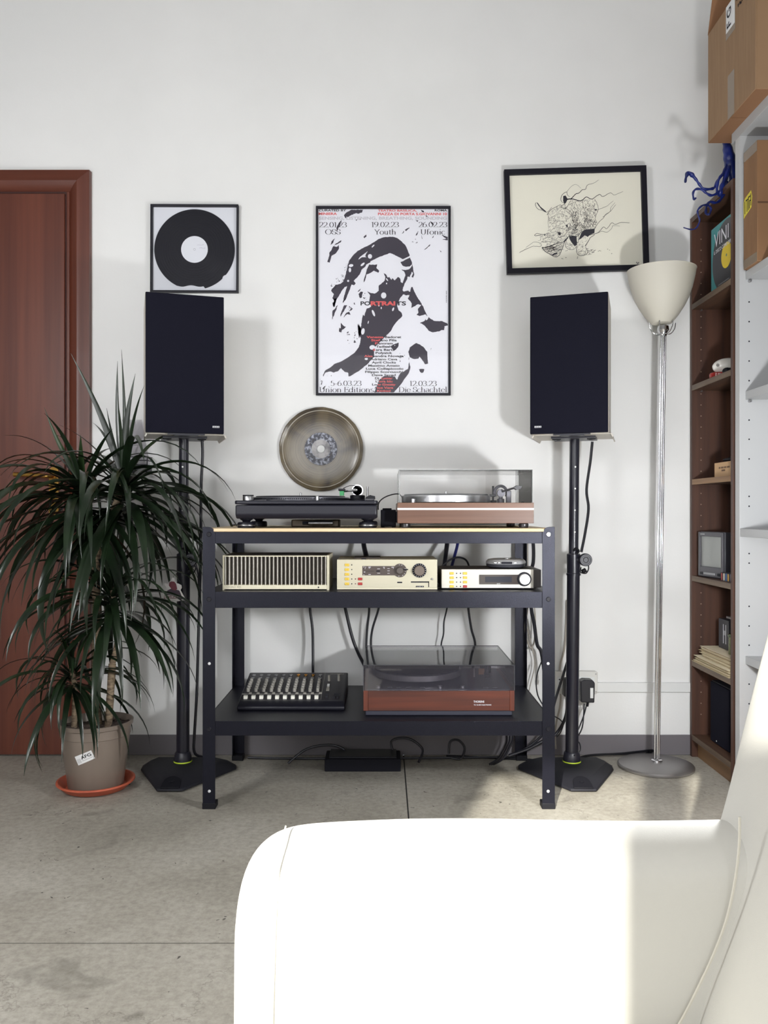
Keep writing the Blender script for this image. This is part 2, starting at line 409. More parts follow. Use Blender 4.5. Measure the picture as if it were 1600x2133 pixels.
p = MB().lathe([(0.166, h1), (0.166, h1 + 0.010), (0.162, h1 + 0.013), (0.0, h1 + 0.013)], (pcx, pcy, 0), 72).build('platter', mat('platter_alloy', (92, 92, 98), 0.35, metal=0.6), tt)
dots = MB()
for k in range(170):
    a = 2 * math.pi * k / 170
    dots.sphere((pcx + 0.1665 * math.cos(a), pcy + 0.1665 * math.sin(a), h1 + 0.0058), 0.0021, nu=6, nv=4)
dots.build('strobe_dots', BLACKM, p)
MB().lathe([(0.15, 0), (0.15, 0.003), (0.0, 0.003)], (pcx, pcy, h1 + 0.013), 64).build('slipmat', BLACKM, p)
MB().lathe([(0.0036, 0), (0.0036, 0.011), (0.002, 0.013), (0, 0.013)], (pcx, pcy, h1 + 0.016), 14).build('spindle', CHROME, p)
d = MB().lathe([(0.0175, 0), (0.0175, 0.014), (0.0165, 0.0155), (0, 0.0155)], (-W/2 + 0.037, -D/2 + 0.045, h1), 28).build('start_dial', STEEL, tt)
MB().lathe([(0.0178, 0.0158), (0.0178, 0.0185), (0, 0.0185)], (-W/2 + 0.037, -D/2 + 0.045, h1), 28).build('dial_cap', BLACK, d)
MB().lathe([(0.006, 0), (0.006, 0.013), (0.004, 0.015), (0, 0.015)], (0.033, -D/2 + 0.03, h1), 16).build('target_light', STEEL, tt)
for k in range(2): MB().cbox(-0.146 + 0.052 * k, -D/2 + 0.02, h1 + 0.001, 0.04, 0.02, 0.003).build('speed_button', DARKG, tt, bevel=0.0008)
# tonearm
tx, ty = 0.155, 0.07
a = MB().lathe([(0.036, 0), (0.036, 0.006), (0.026, 0.009), (0.026, 0.020), (0.021, 0.022), (0, 0.022)], (tx, ty, h1), 32).build('arm_base', BLACK, tt)
arm = MB(); za = h1 + 0.038
arm.tube(smooth_path([(tx + 0.004, ty + 0.02, za), (tx, ty - 0.03, za), (tx - 0.006, ty - 0.09, za - 0.002), (tx - 0.022, ty - 0.15, za - 0.004), (tx - 0.036, ty - 0.18, za - 0.006)], 5), 0.0045, 10)
arm.build('arm_tube', CHROME, tt)
MB().lathe([(0.020, 0), (0.020, 0.004), (0.0165, 0.004), (0.0165, 0)], (tx, ty - 0.004, h1 + 0.038), 24, 'y').build('gimbal', CHROME, tt)
MB().cyl((tx + 0.004, ty + 0.025, za), (tx + 0.006, ty + 0.062, za), 0.016).build('counterweight', CHROME, tt)
hs = MB().cbox(tx - 0.044, ty - 0.195, za - 0.003, 0.021, 0.042, 0.007).build('headshell', BLACK, tt, bevel=0.001)
MB().cbox(tx - 0.044, ty - 0.197, za - 0.0145, 0.014, 0.022, 0.015).build('cartridge', mat('cartridge_green', (46, 140, 82), 0.4), hs, bevel=0.001)
MB().tube(smooth_path([(tx - 0.04, ty - 0.175, za + 0.003), (tx - 0.02, ty - 0.14, za + 0.012), (tx + 0.0, ty - 0.09, za + 0.012), (tx + 0.01, ty - 0.03, za + 0.008)], 5), 0.0013, 5).build('arm_wire', BLACK, hs)
MB().cyl((tx + 0.035, ty - 0.035, h1), (tx + 0.035, ty - 0.035, h1 + 0.05), 0.0035).build('arm_rest', STEEL, tt)
MB().prism([(tx + 0.03, h1 + 0.006), (tx + 0.062, h1 + 0.006), (tx + 0.062, h1 + 0.016), (tx + 0.045, h1 + 0.020), (tx + 0.03, h1 + 0.012)], ty - 0.11, ty - 0.08, 'xz').build('cue_lever', BLACK, tt, bevel=0.001)
MB().cbox(tx + 0.045, -D/2 + 0.06, h1 + 0.003, 0.03, 0.09, 0.006).build('pitch_fader', DARKG, tt, bevel=0.001)
# small devices lying on the bench below and behind it
pre = thing('phono_box', 'small brown metal box lying under the black record player', 'electronics', (-0.23, 2.86, ZT))
MB().cbox(0, 0, 0.0125, 0.16, 0.10, 0.025).build('case', mat('bronze_case', (96, 84, 70), 0.4, metal=0.4), pre, bevel=0.004)
MB().cyl((-0.02, -0.075, 0.014), (0.06, -0.075, 0.014), 0.008).build('plug_barrel', STEEL, pre)
MB().cyl((-0.04, -0.075, 0.014), (-0.02, -0.075, 0.014), 0.005).build('plug_sleeve', BLACK, pre)
ps = thing('power_block', 'black power supply block between the two upper record players', 'power supply', (X(809, 2.74), 2.77, ZT))
MB().cbox(0, 0, 0.030, 0.050, 0.06, 0.056).build('case', BLACKM, ps, bevel=0.003)
MB().cbox(-0.004, 0, 0.060, 0.030, 0.04, 0.006).build('lid', BLACKM, ps, bevel=0.002)
MB().cbox(0.030, 0, 0.034, 0.014, 0.04, 0.036).build('socket', BLACK, ps, bevel=0.003)
for sx in (-1, 1): MB().lathe([(0.006, 0), (0.006, 0.004)], (sx * 0.018, -0.02, -0.0005), 12).build('foot', RUBBER, ps)

# ------------------------------------------------------------------ walnut turntable with clear cover
WAL = wood('walnut_veneer', (126, 90, 70), (98, 66, 50), 0.42, 'x', 0.9, coat=0.1)
tt, W = px_thing('turntable', 'walnut record player with white inlay strip under a clear dust cover', 'turntable', 828, 1112, 2.68, ZT, 0.34)
D = 0.34; z0, z1 = 0.0145, 0.0803
b = MB().box(-W/2, W/2, -D/2, D/2, z0, z1).build('plinth', WAL, tt, bevel=0.0012)
MB().box(-W/2 - 0.0003, W/2 + 0.0003, -D/2 - 0.0008, -D/2 + 0.004, z0 + 0.0425, z0 + 0.0487).build('inlay', mat('inlay_white', (238, 238, 240), 0.3), b)
for (sx, sy) in ((-1,-1),(1,-1),(-1,1),(1,1)):
    MB().lathe([(0.014, 0.0), (0.0155, 0.002), (0.0155, 0.012), (0.013, 0.0146)], (sx * (W/2 - 0.027), sy * (D/2 - 0.03), 0), 20).build('foot', mat('foot_grey', (74, 72, 74), 0.3, metal=0.5), tt)
MB().lathe([(0.012, 0.0), (0.016, 0.006)], (W/2, -D/2 + 0.05, z0 + 0.022), 20, 'x').build('side_knob', BLACK, tt)
pcx, pcy = X(929, 2.85) - tt.location.x, 0.0
ALU = mat('turned_aluminium', (205, 205, 208), 0.28, metal=1.0)
p = MB().lathe([(0.146, 0.002), (0.15, 0.003), (0.15, 0.024), (0.1485, 0.0255), (0.0, 0.0255)], (pcx, pcy, z1), 72).build('platter', ALU, tt)
MB().lathe([(0.142, 0.0), (0.142, 0.004), (0.0, 0.004)], (pcx, pcy, z1 + 0.0255), 64).build('mat', BLACKM, p)
MB().lathe([(0.0036, 0), (0.0036, 0.010), (0.0, 0.012)], (pcx, pcy, z1 + 0.029), 12).build('spindle', CHROME, p)
MB().lathe([(0.0065, 0), (0.0065, 0.012), (0.0, 0.013)], (-W/2 + 0.05, -D/2 + 0.02, z1), 16).build('speed_knob', ALU, tt)
tx, ty = X(1044, 2.83) - tt.location.x, -0.01
GRY = mat('arm_grey', (96, 95, 102), 0.35, metal=0.5)
MB().lathe([(0.012, 0), (0.012, 0.014), (0.007, 0.016), (0.007, 0.03), (0.0, 0.03)], (tx, ty, z1), 20).build('arm_pillar', GRY, tt)
ring = MB(); pts = [(tx + 0.021 * math.cos(R(a)), ty, z1 + 0.034 + 0.024 * math.sin(R(a))) for a in range(-30, 211, 15)]
ring.tube(pts, 0.005, 8); ring.cyl((tx, ty - 0.012, z1 + 0.034), (tx, ty + 0.012, z1 + 0.034), 0.013); ring.build('arm_yoke', GRY, tt)
MB().cyl((tx - 0.026, ty, z1), (tx - 0.026, ty, z1 + 0.058), 0.003).build('lift_post', BLACK, tt)
MB().cbox(tx - 0.028, ty, z1 + 0.026, 0.018, 0.012, 0.008).build('lift_cam', BLACK, tt, bevel=0.001)
MB().cbox(tx - 0.022, ty + 0.02, z1 + 0.005, 0.02, 0.02, 0.010).build('arm_block', BLACK, tt, bevel=0.001)
MB().box(tx + 0.018, tx + 0.034, ty - 0.01, ty + 0.01, z1, z1 + 0.042).build('arm_rest', GRY, tt, bevel=0.002)
MB().tube([(tx - 0.004, ty + 0.02, z1 + 0.036), (tx + 0.012, ty - 0.04, z1 + 0.042), (tx + 0.034, ty - 0.10, z1 + 0.05)], 0.0035, 8).build('arm_tube', GRY, tt)
MB().prism([(tx + 0.022, z1 + 0.048), (tx + 0.034, z1 + 0.056), (tx + 0.052, z1 + 0.054), (tx + 0.048, z1 + 0.045), (tx + 0.034, z1 + 0.042)], ty - 0.13, ty - 0.10, 'xz').build('headshell', DARKG, tt, bevel=0.001)
MB().lathe([(0.005, 0), (0.005, 0.003), (0, 0.004)], (W/2 - 0.03, -D/2 + 0.03, z1), 14).build('button', BLACK, tt)
CLEAR = clear('clear_acrylic', (254, 254, 254), 0.02, ior=1.22, body=0.012, body_rgb=(235, 235, 235))
EDGE = clear('acrylic_edge', (215, 218, 218), 0.1, body=0.25, body_rgb=(225, 226, 226))
def cover(parent, x0, x1, y0, y1, za, zb, th, m, medge, name='dust_cover'):
    cv = MB()
    cv.box(x0, x1, y0, y0 + th, za, zb - th); cv.box(x0, x1, y1 - th, y1, za, zb - th)
    cv.box(x0, x0 + th, y0 + th, y1 - th, za, zb - th); cv.box(x1 - th, x1, y0 + th, y1 - th, za, zb - th)
    cv.box(x0, x1, y0, y1, zb - th, zb)
    o = cv.build(name, m, parent, smooth=False)
    e = MB(); t = 0.0012
    for (xx, yy) in ((x0, y0), (x1, y0), (x0, y1), (x1, y1)): e.box(xx - t, xx + t, yy - t, yy + t, za, zb)
    for yy in (y0, y1): e.box(x0, x1, yy - t, yy + t, zb - t, zb + t)
    for xx in (x0, x1): e.box(xx - t, xx + t, y0, y1, zb - t, zb + t)
    e.build('cover_edge', medge, o, smooth=False)
    return o
cover(tt, -W/2 + 0.006, W/2 - 0.004, -D/2 + 0.004, D/2 - 0.004, z1, z1 + 0.105, 0.0025, CLEAR, EDGE)

# ------------------------------------------------------------------ finned power amplifier
CREAM = mat('champagne_paint', (196, 190, 168), 0.45, spec=0.4)
CREAM2 = mat('pale_champagne', (214, 208, 184), 0.4, spec=0.4)
BRN = mat('dark_bronze', (60, 52, 48), 0.5, spec=0.4)
am, W = px_thing('power_amplifier', 'cream power amplifier with a row of upright cooling fins on the middle shelf', 'amplifier', 463.5, 686, 2.655, S2, 0.19)
D = 0.19; H = 0.110
MB().box(-W/2 + 0.003, W/2 - 0.008, -D/2 + 0.045, D/2, 0.004, H - 0.001).build('body', BRN, am, bevel=0.001)
MB().box(-W/2 + 0.001, W/2 - 0.001, -D/2 + 0.02, D/2, H - 0.001, H + 0.0005).build('lid', BRN, am)
FIN = mat('fin_edge_alloy', (216, 212, 204), 0.4, metal=0.25)
bt = MB().box(-W/2 + 0.005, W/2 - 0.008, -D/2, -D/2 + 0.045, 0.003, 0.0165).build('lower_trim', CREAM2, am, bevel=0.0008)
fit_text('QUAD 405', 0.046, 0.0062, mat('faint_grey_print', (150, 145, 128), 0.6), am, (-W/2 + 0.013, -D/2 - 0.0004, 0.0075))
MB().lathe([(0.0024, 0), (0.0024, -0.001), (0, -0.0012)], (W/2 - 0.034, -D/2, 0.0093), 14, 'y').build('lamp', INK, am)
MB().box(-W/2 + 0.005, W/2 - 0.008, -D/2 + 0.001, -D/2 + 0.006, H - 0.004, H - 0.001).build('upper_trim', CREAM2, am)
f0 = MB().box(-0.0009, 0.0009, -D/2 + 0.0015, -D/2 + 0.046, 0.0165, H - 0.004).build('fin', FIN, am, loc=(-W/2 + 0.0085, 0, 0))
n = 26; st = (W - 0.020) / (n - 1)
for k in range(1, n): dup(f0, am, (-W/2 + 0.0085 + st * k, 0, 0))
b = MB()
for k in range(n - 1):
    x = -W/2 + 0.0085 + st * (k + 0.5)
    b.box(x - 0.0022, x + 0.0010, -D/2 + 0.030, -D/2 + 0.046, 0.0165, H - 0.004)
b.build('inner_ribs', mat('rib_bronze', (104, 92, 84), 0.5), am)
MB().box(W/2 - 0.008, W/2 - 0.0005, -D/2 - 0.0005, D/2, 0.0, H + 0.0008).build('end_plate', CREAM, am, bevel=0.0008)
MB().box(-W/2, -W/2 + 0.005, -D/2 - 0.0005, D/2, 0.0, H + 0.0008).build('end_plate', CREAM, am, bevel=0.0008)

# ------------------------------------------------------------------ preamplifier
YEL = mat('button_yellow', (226, 190, 70), 0.45); REDB = mat('button_red', (168, 48, 46), 0.45)
LEDK = mat('led_dark', (34, 36, 36), 0.3)
SMOKE = mat('smoked_panel', (78, 68, 64), 0.3)
Y0 = 2.65
pr, W = px_thing('preamplifier', 'champagne preamplifier with yellow and red buttons and two dark dials', 'amplifier', 702, 911, Y0, S2, 0.20)
D = 0.20
def lx(px): return X(px, Y0) - pr.location.x
def lz(py): return Zh(py, Y0) - S2
yf = -D / 2
top = lz(1165.5)
MB().box(-W/2, W/2, yf + 0.002, D/2, 0.002, top).build('case', CREAM, pr, bevel=0.0012)
MB().box(-W/2, W/2, yf, yf + 0.003, lz(1223.6) + 0.0004, top - 0.0004).build('front_panel', CREAM, pr, bevel=0.0005)
MB().box(-W/2, W/2, yf - 0.0005, yf + 0.003, 0.004, lz(1223.6) - 0.0004).build('lower_trim', CREAM2, pr, bevel=0.0005)
MB().box(-W/2 + 0.001, W/2 - 0.001, yf + 0.001, yf + 0.006, 0.0, 0.003).build('base', BRN, pr)
for k, py in enumerate((1176.7, 1186.4, 1196.2, 1206.0, 1216.0)):
    bb = MB().cbox(lx(723), yf - 0.0015, lz(py), 0.0138, 0.004, 0.0082).build('button', YEL, pr, bevel=0.0012)
    fit_text(('DISC', 'RAD', 'AUX', 'TAPE', 'T2')[k], 0.006, 0.0022, INK, bb, (lx(723), yf - 0.0037, lz(py) - 0.0011), align='CENTER')
    MB().lathe([(0.0019, 0), (0.0019, -0.001), (0, -0.0018)], (lx(732.8), yf, lz(py)), 12, 'y').build('led', LEDK, pr)
    if k > 2:
        MB().lathe([(0.0019, 0), (0.0019, -0.001), (0, -0.0018)], (lx(740.5), yf, lz(py)), 12, 'y').build('led', mat('led_red', (90, 36, 34), 0.3), pr)
        MB().cbox(lx(750.5), yf - 0.0015, lz(py), 0.0138, 0.004, 0.0082).build('button', REDB, pr, bevel=0.0012)
pan = MB().box(lx(755), lx(828), yf - 0.0008, yf + 0.001, lz(1198.5), lz(1179)).build('tone_panel', SMOKE, pr)
mk = MB()
def tick(px, py, w, h): mk.box(lx(px), lx(px + w), yf - 0.0011, yf - 0.0008, lz(py + h), lz(py))
for (px, py, w, h) in ((757,1180.5,2,1),(761,1181,1.5,1),(767.5,1180.8,5,1),(768,1183,3,.8),(767.5,1196,5,1),(757,1196.5,2,1),(758,1191,3,1),(760,1184,1.5,1),(786,1184.5,6,.7),(786,1193.6,6,.7),(798,1181,3.5,.9),(799.5,1183,1.5,1.4),(807,1184,5,.7),(807,1188.6,5,.7),(807,1193.8,5,.7),(815.5,1181,6,1),(819,1183,1,2)): tick(px, py, w, h)
mk.build('print', PRINTW, pan)
MB().box(lx(762), lx(779), yf - 0.0010, yf - 0.0008, lz(1190.2), lz(1188.8)).build('slot', BRN, pan)
MB().box(lx(784), lx(791.5), yf - 0.0045, yf - 0.0008, lz(1190.6), lz(1188.4)).build('slider', INK, pan, bevel=0.0005)
c1 = (lx(833), yf, lz(1188.3))
dl = MB().lathe([(0.0215, 0), (0.0215, -0.0015), (0.0, -0.0015)], c1, 36, 'y').build('tone_dial', SMOKE, pr)
kn = MB().lathe([(0.0115, -0.0015), (0.0112, -0.014), (0.0095, -0.016), (0, -0.016)], c1, 32, 'y').build('knob', mat('knob_brown', (84, 76, 72), 0.4), dl)
MB().box(c1[0] + 0.006, c1[0] + 0.026, yf - 0.012, yf - 0.008, c1[2] + 0.002, c1[2] + 0.0055).build('lever', INK, dl, bevel=0.001, rot=(0, 0, 0))
t2 = MB()
for a in (95, 70, 20, -10, -35, -60, -100): t2.cbox(c1[0] + 0.018 * math.cos(R(a)), yf - 0.0017, c1[2] + 0.018 * math.sin(R(a)), 0.003, 0.0004, 0.0012)
t2.build('print', PRINTW, dl)
c2 = (lx(873.5), yf, lz(1188.3))
dl = MB().lathe([(0.0225, 0), (0.0225, -0.0012), (0, -0.0012)], c2, 40, 'y').build('volume_dial', INK, pr)
t2 = MB()
for a in range(-80, 261, 20): t2.cbox(c2[0] + 0.0198 * math.cos(R(a)), yf - 0.0014, c2[2] + 0.0198 * math.sin(R(a)), 0.0016, 0.0004, 0.0016)
t2.build('print', PRINTW, dl)
MB().lathe([(0.0165, -0.0012), (0.016, -0.016), (0.0145, -0.0175), (0, -0.0175)], c2, 40, 'y').build('knob', mat('knob_taupe', (104, 92, 84), 0.4), dl)
MB().box(lx(827.5), lx(838), yf - 0.0004, yf + 0.001, lz(1214.5), lz(1211.8)).build('balance_mark', INK, pr)
MB().box(lx(856), lx(894), yf - 0.0004, yf + 0.001, lz(1213.6), lz(1211)).build('slot', INK, pr)
MB().box(lx(892.4), lx(894), yf - 0.0004, yf + 0.001, lz(1223), lz(1211)).build('slot', INK, pr)
nb = MB().box(lx(866.5), lx(883), yf - 0.0012, yf + 0.001, lz(1223.2), lz(1220.4)).build('name_plate', INK, pr)
fit_text('QUAD 44', 0.021, 0.0026, PRINTW, nb, (lx(874.7), yf - 0.0014, lz(1222.9)), align='CENTER')
MB().lathe([(0.0035, 0), (0.0035, -0.003), (0.0022, -0.004), (0, -0.004)], (lx(900), yf, lz(1206)), 16, 'y').build('socket', STEEL, pr)
MB().rrect(lx(764), yf + 0.10, 0.085, 0.09, 0.004, top, top + 0.0035, plane='xy').build('badge_plate', BRN, pr)
MB().rrect(lx(757), yf + 0.012, 0.014, 0.014, 0.002, top, top + 0.003, plane='xy').build('latch', INK, pr)

# ------------------------------------------------------------------ tuner + portable disc player
Y0 = 2.675
tu, W = px_thing('tuner', 'slim champagne radio tuner with a long display and big silver knob', 'tuner', 920, 1111.5, Y0, S2, 0.20)
D = 0.20; yf = -D/2; H = Zh(1186, Y0) - S2
def lx(px): return X(px, Y0) - tu.location.x
def lz(py): return Zh(py, Y0) - S2
TCREAM = mat('light_champagne', (214, 209, 198), 0.42)
MB().box(-W/2 - 0.001, W/2 + 0.001, yf + 0.004, D/2, 0.006, H - 0.001).build('case', BRN, tu, bevel=0.001)
MB().box(W/2 + 0.001, W/2 + 0.026, yf + 0.01, D/2, 0.006, H - 0.002).build('side_case', mat('dark_taupe', (72, 67, 68), 0.45), tu, bevel=0.001)
MB().box(-W/2, W/2, yf, yf + 0.004, 0.005, H).build('front_panel', TCREAM, tu, bevel=0.0006)
for sx in (-1, 1):
    for sy in (-1, 1): MB().lathe([(0.008, 0), (0.008, 0.0065)], (sx * (W/2 - 0.03), sy * (D/2 - 0.03), 0), 14).build('foot', RUBBER, tu)
for k, py in enumerate((1194.2, 1203.2, 1212.4, 1221.5)):
    for (px, last) in ((941, False), (968.8, k == 3)):
        MB().cbox(lx(px), yf - 0.0015, lz(py), 0.013, 0.004, 0.0078).build('button', REDB if last else YEL, tu, bevel=0.0012)
    for px in (951.2, 959.2): MB().lathe([(0.0019, 0), (0.0019, -0.001), (0, -0.0018)], (lx(px), yf, lz(py)), 12, 'y').build('led', LEDK, tu)
MB().rrect((lx(998) + lx(1090)) / 2, (lz(1197) + lz(1217.3)) / 2, lx(1090) - lx(998), lz(1197) - lz(1217.3), 0.002, yf - 0.0008, yf + 0.001).build('display', mat('display_glass', (66, 58, 56), 0.12, spec=0.7), tu)
MB().box(lx(1010.5), lx(1066), yf - 0.0012, yf - 0.0008, lz(1212.8), lz(1201)).build('screen', mat('screen_dark', (40, 42, 54), 0.15), tu)
fit_text('QUAD', 0.011, 0.0025, PRINTW, tu, (lx(1038.5), yf - 0.0013, lz(1216.4)), align='CENTER')
c2 = (lx(1092), yf, lz(1206.3))
dl = MB().lathe([(0.0228, 0), (0.0228, -0.002), (0, -0.002)], c2, 40, 'y').build('knob_recess', INK, tu)
MB().lathe([(0.0175, -0.002), (0.0172, -0.014), (0.016, -0.0155), (0, -0.0155)], c2, 40, 'y').build('knob', mat('silver_knob', (214, 212, 212), 0.35, metal=0.3), dl)
dp = thing('disc_player', 'silver portable disc player lying on the radio tuner', 'disc player', (X(1055, 2.76), 2.775, S2 + H))
SILV = mat('silver_plastic', (190, 190, 192), 0.3, metal=0.25)
b = MB().lathe([(0.055, 0.0), (0.063, 0.004), (0.0645, 0.011), (0.063, 0.013)], (0, 0, 0), 48).build('base', mat('player_dark', (60, 60, 66), 0.35), dp)
lid = MB().lathe([(0.0645, 0.013), (0.066, 0.016), (0.064, 0.022), (0.058, 0.027), (0.045, 0.0295), (0.0, 0.030)], (0, 0, 0), 48).build('lid', SILV, dp)
MB().cbox(-0.006, -0.0655, 0.0185, 0.034, 0.006, 0.007).build('display', INK, dp, bevel=0.001)
for (q, w) in ((-0.042, 0.010), (-0.03, 0.007), (0.022, 0.008)): MB().cbox(q, -0.0655 + abs(q) * 0.3, 0.0185, w, 0.008, 0.005).build('button', STEEL, dp, bevel=0.001)
MB().lathe([(0.012, 0), (0.012, 0.0015), (0, 0.002)], (0, -0.02, 0.030), 24).build('hub', STEEL, dp)

# ------------------------------------------------------------------ mixing desk
mx = thing('mixing_desk', 'small black mixing desk with ten white faders on the lowest shelf', 'mixer', (-0.3045, 2.745, S3))
W = 0.352; D = 0.262
za = lambda y: 0.016 + (0.074 - 0.016) * (y / D)       # height of the sloping face
MB().prism([(0.004, 0.0), (D, 0.0), (D, 0.074), (0.03, za(0.03)), (0.012, 0.018), (0.0, 0.012), (0.0, 0.003)], -W/2, W/2, 'yz').build('case', mat('mixer_black', (26, 26, 34), 0.4, spec=0.35), mx, bevel=0.003)
slope = math.atan2(0.058, D)
pl = MB().add([(-W/2 + 0.006, 0.034, za(0.034) + 0.001), (W/2 - 0.006, 0.034, za(0.034) + 0.001), (W/2 - 0.006, D - 0.004, za(D - 0.004) + 0.001), (-W/2 + 0.006, D - 0.004, za(D - 0.004) + 0.001),
               (-W/2 + 0.006, 0.034, za(0.034) - 0.002), (W/2 - 0.006, 0.034, za(0.034) - 0.002), (W/2 - 0.006, D - 0.004, za(D - 0.004) - 0.002), (-W/2 + 0.006, D - 0.004, za(D - 0.004) - 0.002)],
              [(0,1,2,3),(7,6,5,4),(0,4,5,1),(1,5,6,2),(2,6,7,3),(3,7,4,0)]).build('panel', mat('mixer_panel', (42, 41, 46), 0.35), mx)
KN = mat('knob_grey', (150, 147, 140), 0.5); KD = mat('knob_dark', (40, 40, 46), 0.45)
def on(x, y, mb, name, m, par=mx): return mb.build(name, m, par, loc=(x, y, za(y) + 0.001), rot=(slope, 0, 0))
kproto = None; fproto = None; jproto = None; bproto = None
for ch in range(10):
    x = -W/2 + 0.020 + ch * 0.0262
    for r_ in range(5):
        y = 0.105 + r_ * 0.0185
        if kproto is None:
            kproto = on(x, y, MB().lathe([(0.0058, 0), (0.0052, 0.012), (0.0044, 0.013), (0, 0.013)], n=12), 'knob', KN)
        else:
            k = dup(kproto, mx, (x, y, za(y) + 0.001))
            if r_ in (1, 3) and ch % 2: k.data = k.data
    if fproto is None:
        fproto = on(x, 0.052, MB().prism([(-0.007, 0), (0.007, 0), (0.0055, 0.009), (0.0, 0.0105), (-0.0055, 0.009)], -0.0062, 0.0062, 'yz'), 'fader', mat('fader_white', (236, 234, 224), 0.45))
    else: dup(fproto, mx, (x, 0.052, za(0.052) + 0.001))
    on(x, 0.066, MB().box(-0.0009, 0.0009, -0.02, 0.022, 0, 0.0006), 'fader_slot', INK)
    on(x + 0.010, 0.088, MB().cbox(0, 0, 0.002, 0.009, 0.006, 0.004), 'mute_button', KN)
    for r_ in range(2):
        y = 0.208 + r_ * 0.026
        m_ = BRASS if ch in (6, 7, 8) and r_ == 1 else STEEL
        on(x, y, MB().lathe([(0.0062, 0), (0.0062, 0.003), (0.0034, 0.003), (0.0034, 0.0005), (0, 0.0005)], n=12), 'jack', m_)
on(-0.045, 0.083, MB().box(-0.128, 0.132, -0.0012, 0.0012, 0, 0.001), 'print_line', KN)
on(0.0945, 0.14, MB().box(-0.0005, 0.0005, -0.10, 0.115, 0, 0.001), 'print_line', KN)
for (x, y, h) in ((0.113, 0.19, 0.02), (0.147, 0.19, 0.024)):
    on(x, y, MB().lathe([(0.005, 0), (0.0045, h), (0, h)], n=12), 'master_knob', KN)
for k in range(5): on(0.113, 0.11 + 0.011 * k, MB().cbox(0, 0, 0.002, 0.008 + 0.002 * (k < 2), 0.005, 0.004), 'button', KN if k < 3 else WHITE)
for (x, y) in ((0.113, 0.06), (0.113, 0.075), (0.138, 0.055), (0.149, 0.055), (0.14, 0.075), (0.147, 0.075), (0.154, 0.075)): on(x, y, MB().cbox(0, 0, 0.003, 0.007, 0.008, 0.006), 'button', KD)
for k in range(9): on(0.116 + 0.0055 * k, D - 0.016, MB().box(-0.0018, 0.0018, -0.002, 0.002, 0, 0.0008), 'print_mark', KN)
# ------------------------------------------------------------------ mahogany turntable under smoked lid
MAH = wood('mahogany_veneer', (98, 46, 30), (58, 27, 20), 0.4, 'x', 1.0, coat=0.05)
MAHC = wood('mahogany_ends', (106, 50, 32), (76, 34, 24), 0.4, 'z', 1.0, coat=0.05)
Y0 = 2.67
tt, W = px_thing('turntable', 'mahogany record player with a smoked lid on the lowest shelf', 'turntable', 757, 1072, Y0, S3, 0.385)
D = 0.385; yf = -D/2
MB().box(-W/2 + 0.006, W/2 - 0.006, yf + 0.006, D/2 - 0.006, 0.0, 0.022).build('base', mat('base_navy', (46, 47, 60), 0.5), tt, bevel=0.003)
z0, z1 = Zh(1480.5, Y0) - S3, Zh(1438.5, Y0) - S3
MB().box(-W/2 + 0.0155, W/2 - 0.0155, yf + 0.0005, D/2, z0, z1 - 0.001).build('front_board', MAH, tt, bevel=0.0006)
for sx in (-1, 1): MB().box(sx * W/2, sx * (W/2 - 0.015), yf, D/2, z0 - 0.0005, z1).build('end_board', MAHC, tt, bevel=0.001)
lab = fit_text('THORENS', 0.034, 0.0062, PRINTW, tt, (X(986.5, Y0) - tt.location.x, yf - 0.0004, Zh(1463.5, Y0) - S3), bold=0.02)
fit_text('TD 126 MK II ELECTRONIC', 0.056, 0.0033, PRINTW, tt, (X(987, Y0) - tt.location.x, yf - 0.0004, Zh(1469.3, Y0) - S3), bold=0.02)
MB().box(-W/2 + 0.012, W/2 - 0.012, yf + 0.012, D/2 - 0.01, z1 - 0.001, z1 + 0.002).build('deck', mat('deck_charcoal', (62, 62, 72), 0.4), tt)
pcx = -0.062
p = MB().lathe([(0.148, 0.012), (0.151, 0.013), (0.151, 0.030), (0.149, 0.032), (0, 0.032)], (pcx, 0.03, z1), 72).build('platter', mat('dull_alloy', (150, 148, 150), 0.35, metal=0.8), tt)
MB().lathe([(0.146, 0.032), (0.146, 0.036), (0, 0.036)], (pcx, 0.03, z1), 64).build('mat', BLACKM, p)
MB().lathe([(0.0036, 0.036), (0.0036, 0.046), (0, 0.048)], (pcx, 0.03, z1), 12).build('spindle', CHROME, p)
for px in (788.5, 917, 964): MB().lathe([(0.0085, 0.002), (0.0085, 0.008), (0.007, 0.0095), (0, 0.0095)], (X(px, 2.70) - tt.location.x, yf + 0.032, z1), 20).build('knob', ALU, tt)
for px in (812, 831, 851, 880, 1012, 1031): MB().cbox(X(px, 2.70) - tt.location.x, yf + 0.03, z1 + 0.004, 0.016, 0.007, 0.004).build('key', DARKG, tt, bevel=0.001)
tx = 0.165
MB().cyl((tx + 0.02, 0.10, z1), (tx + 0.02, 0.10, z1 + 0.035), 0.018).build('arm_base', DARKG, tt)
MB().tube([(tx + 0.02, 0.13, z1 + 0.04), (tx + 0.018, 0.0, z1 + 0.04), (tx + 0.0, -0.10, z1 + 0.036)], 0.0045, 8).build('arm_tube', GRY, tt)
MB().cbox(tx - 0.003, -0.115, z1 + 0.034, 0.016, 0.035, 0.012).build('headshell', BLACK, tt, bevel=0.001)
MB().cyl((tx - 0.03, 0.02, z1), (tx - 0.03, 0.02, z1 + 0.03), 0.003).build('arm_lift', STEEL, tt)
MB().box(tx - 0.015, tx + 0.005, 0.02, 0.024, z1 + 0.01, z1 + 0.03).build('sticker', mat('sticker_tan', (188, 140, 100), 0.6), tt)
SMK = clear('smoked_acrylic', (234, 233, 236), 0.02, body=0.07, body_rgb=(130, 128, 142))
SMKE = clear('smoked_edge', (120, 120, 126), 0.1, body=0.3, body_rgb=(120, 120, 128))
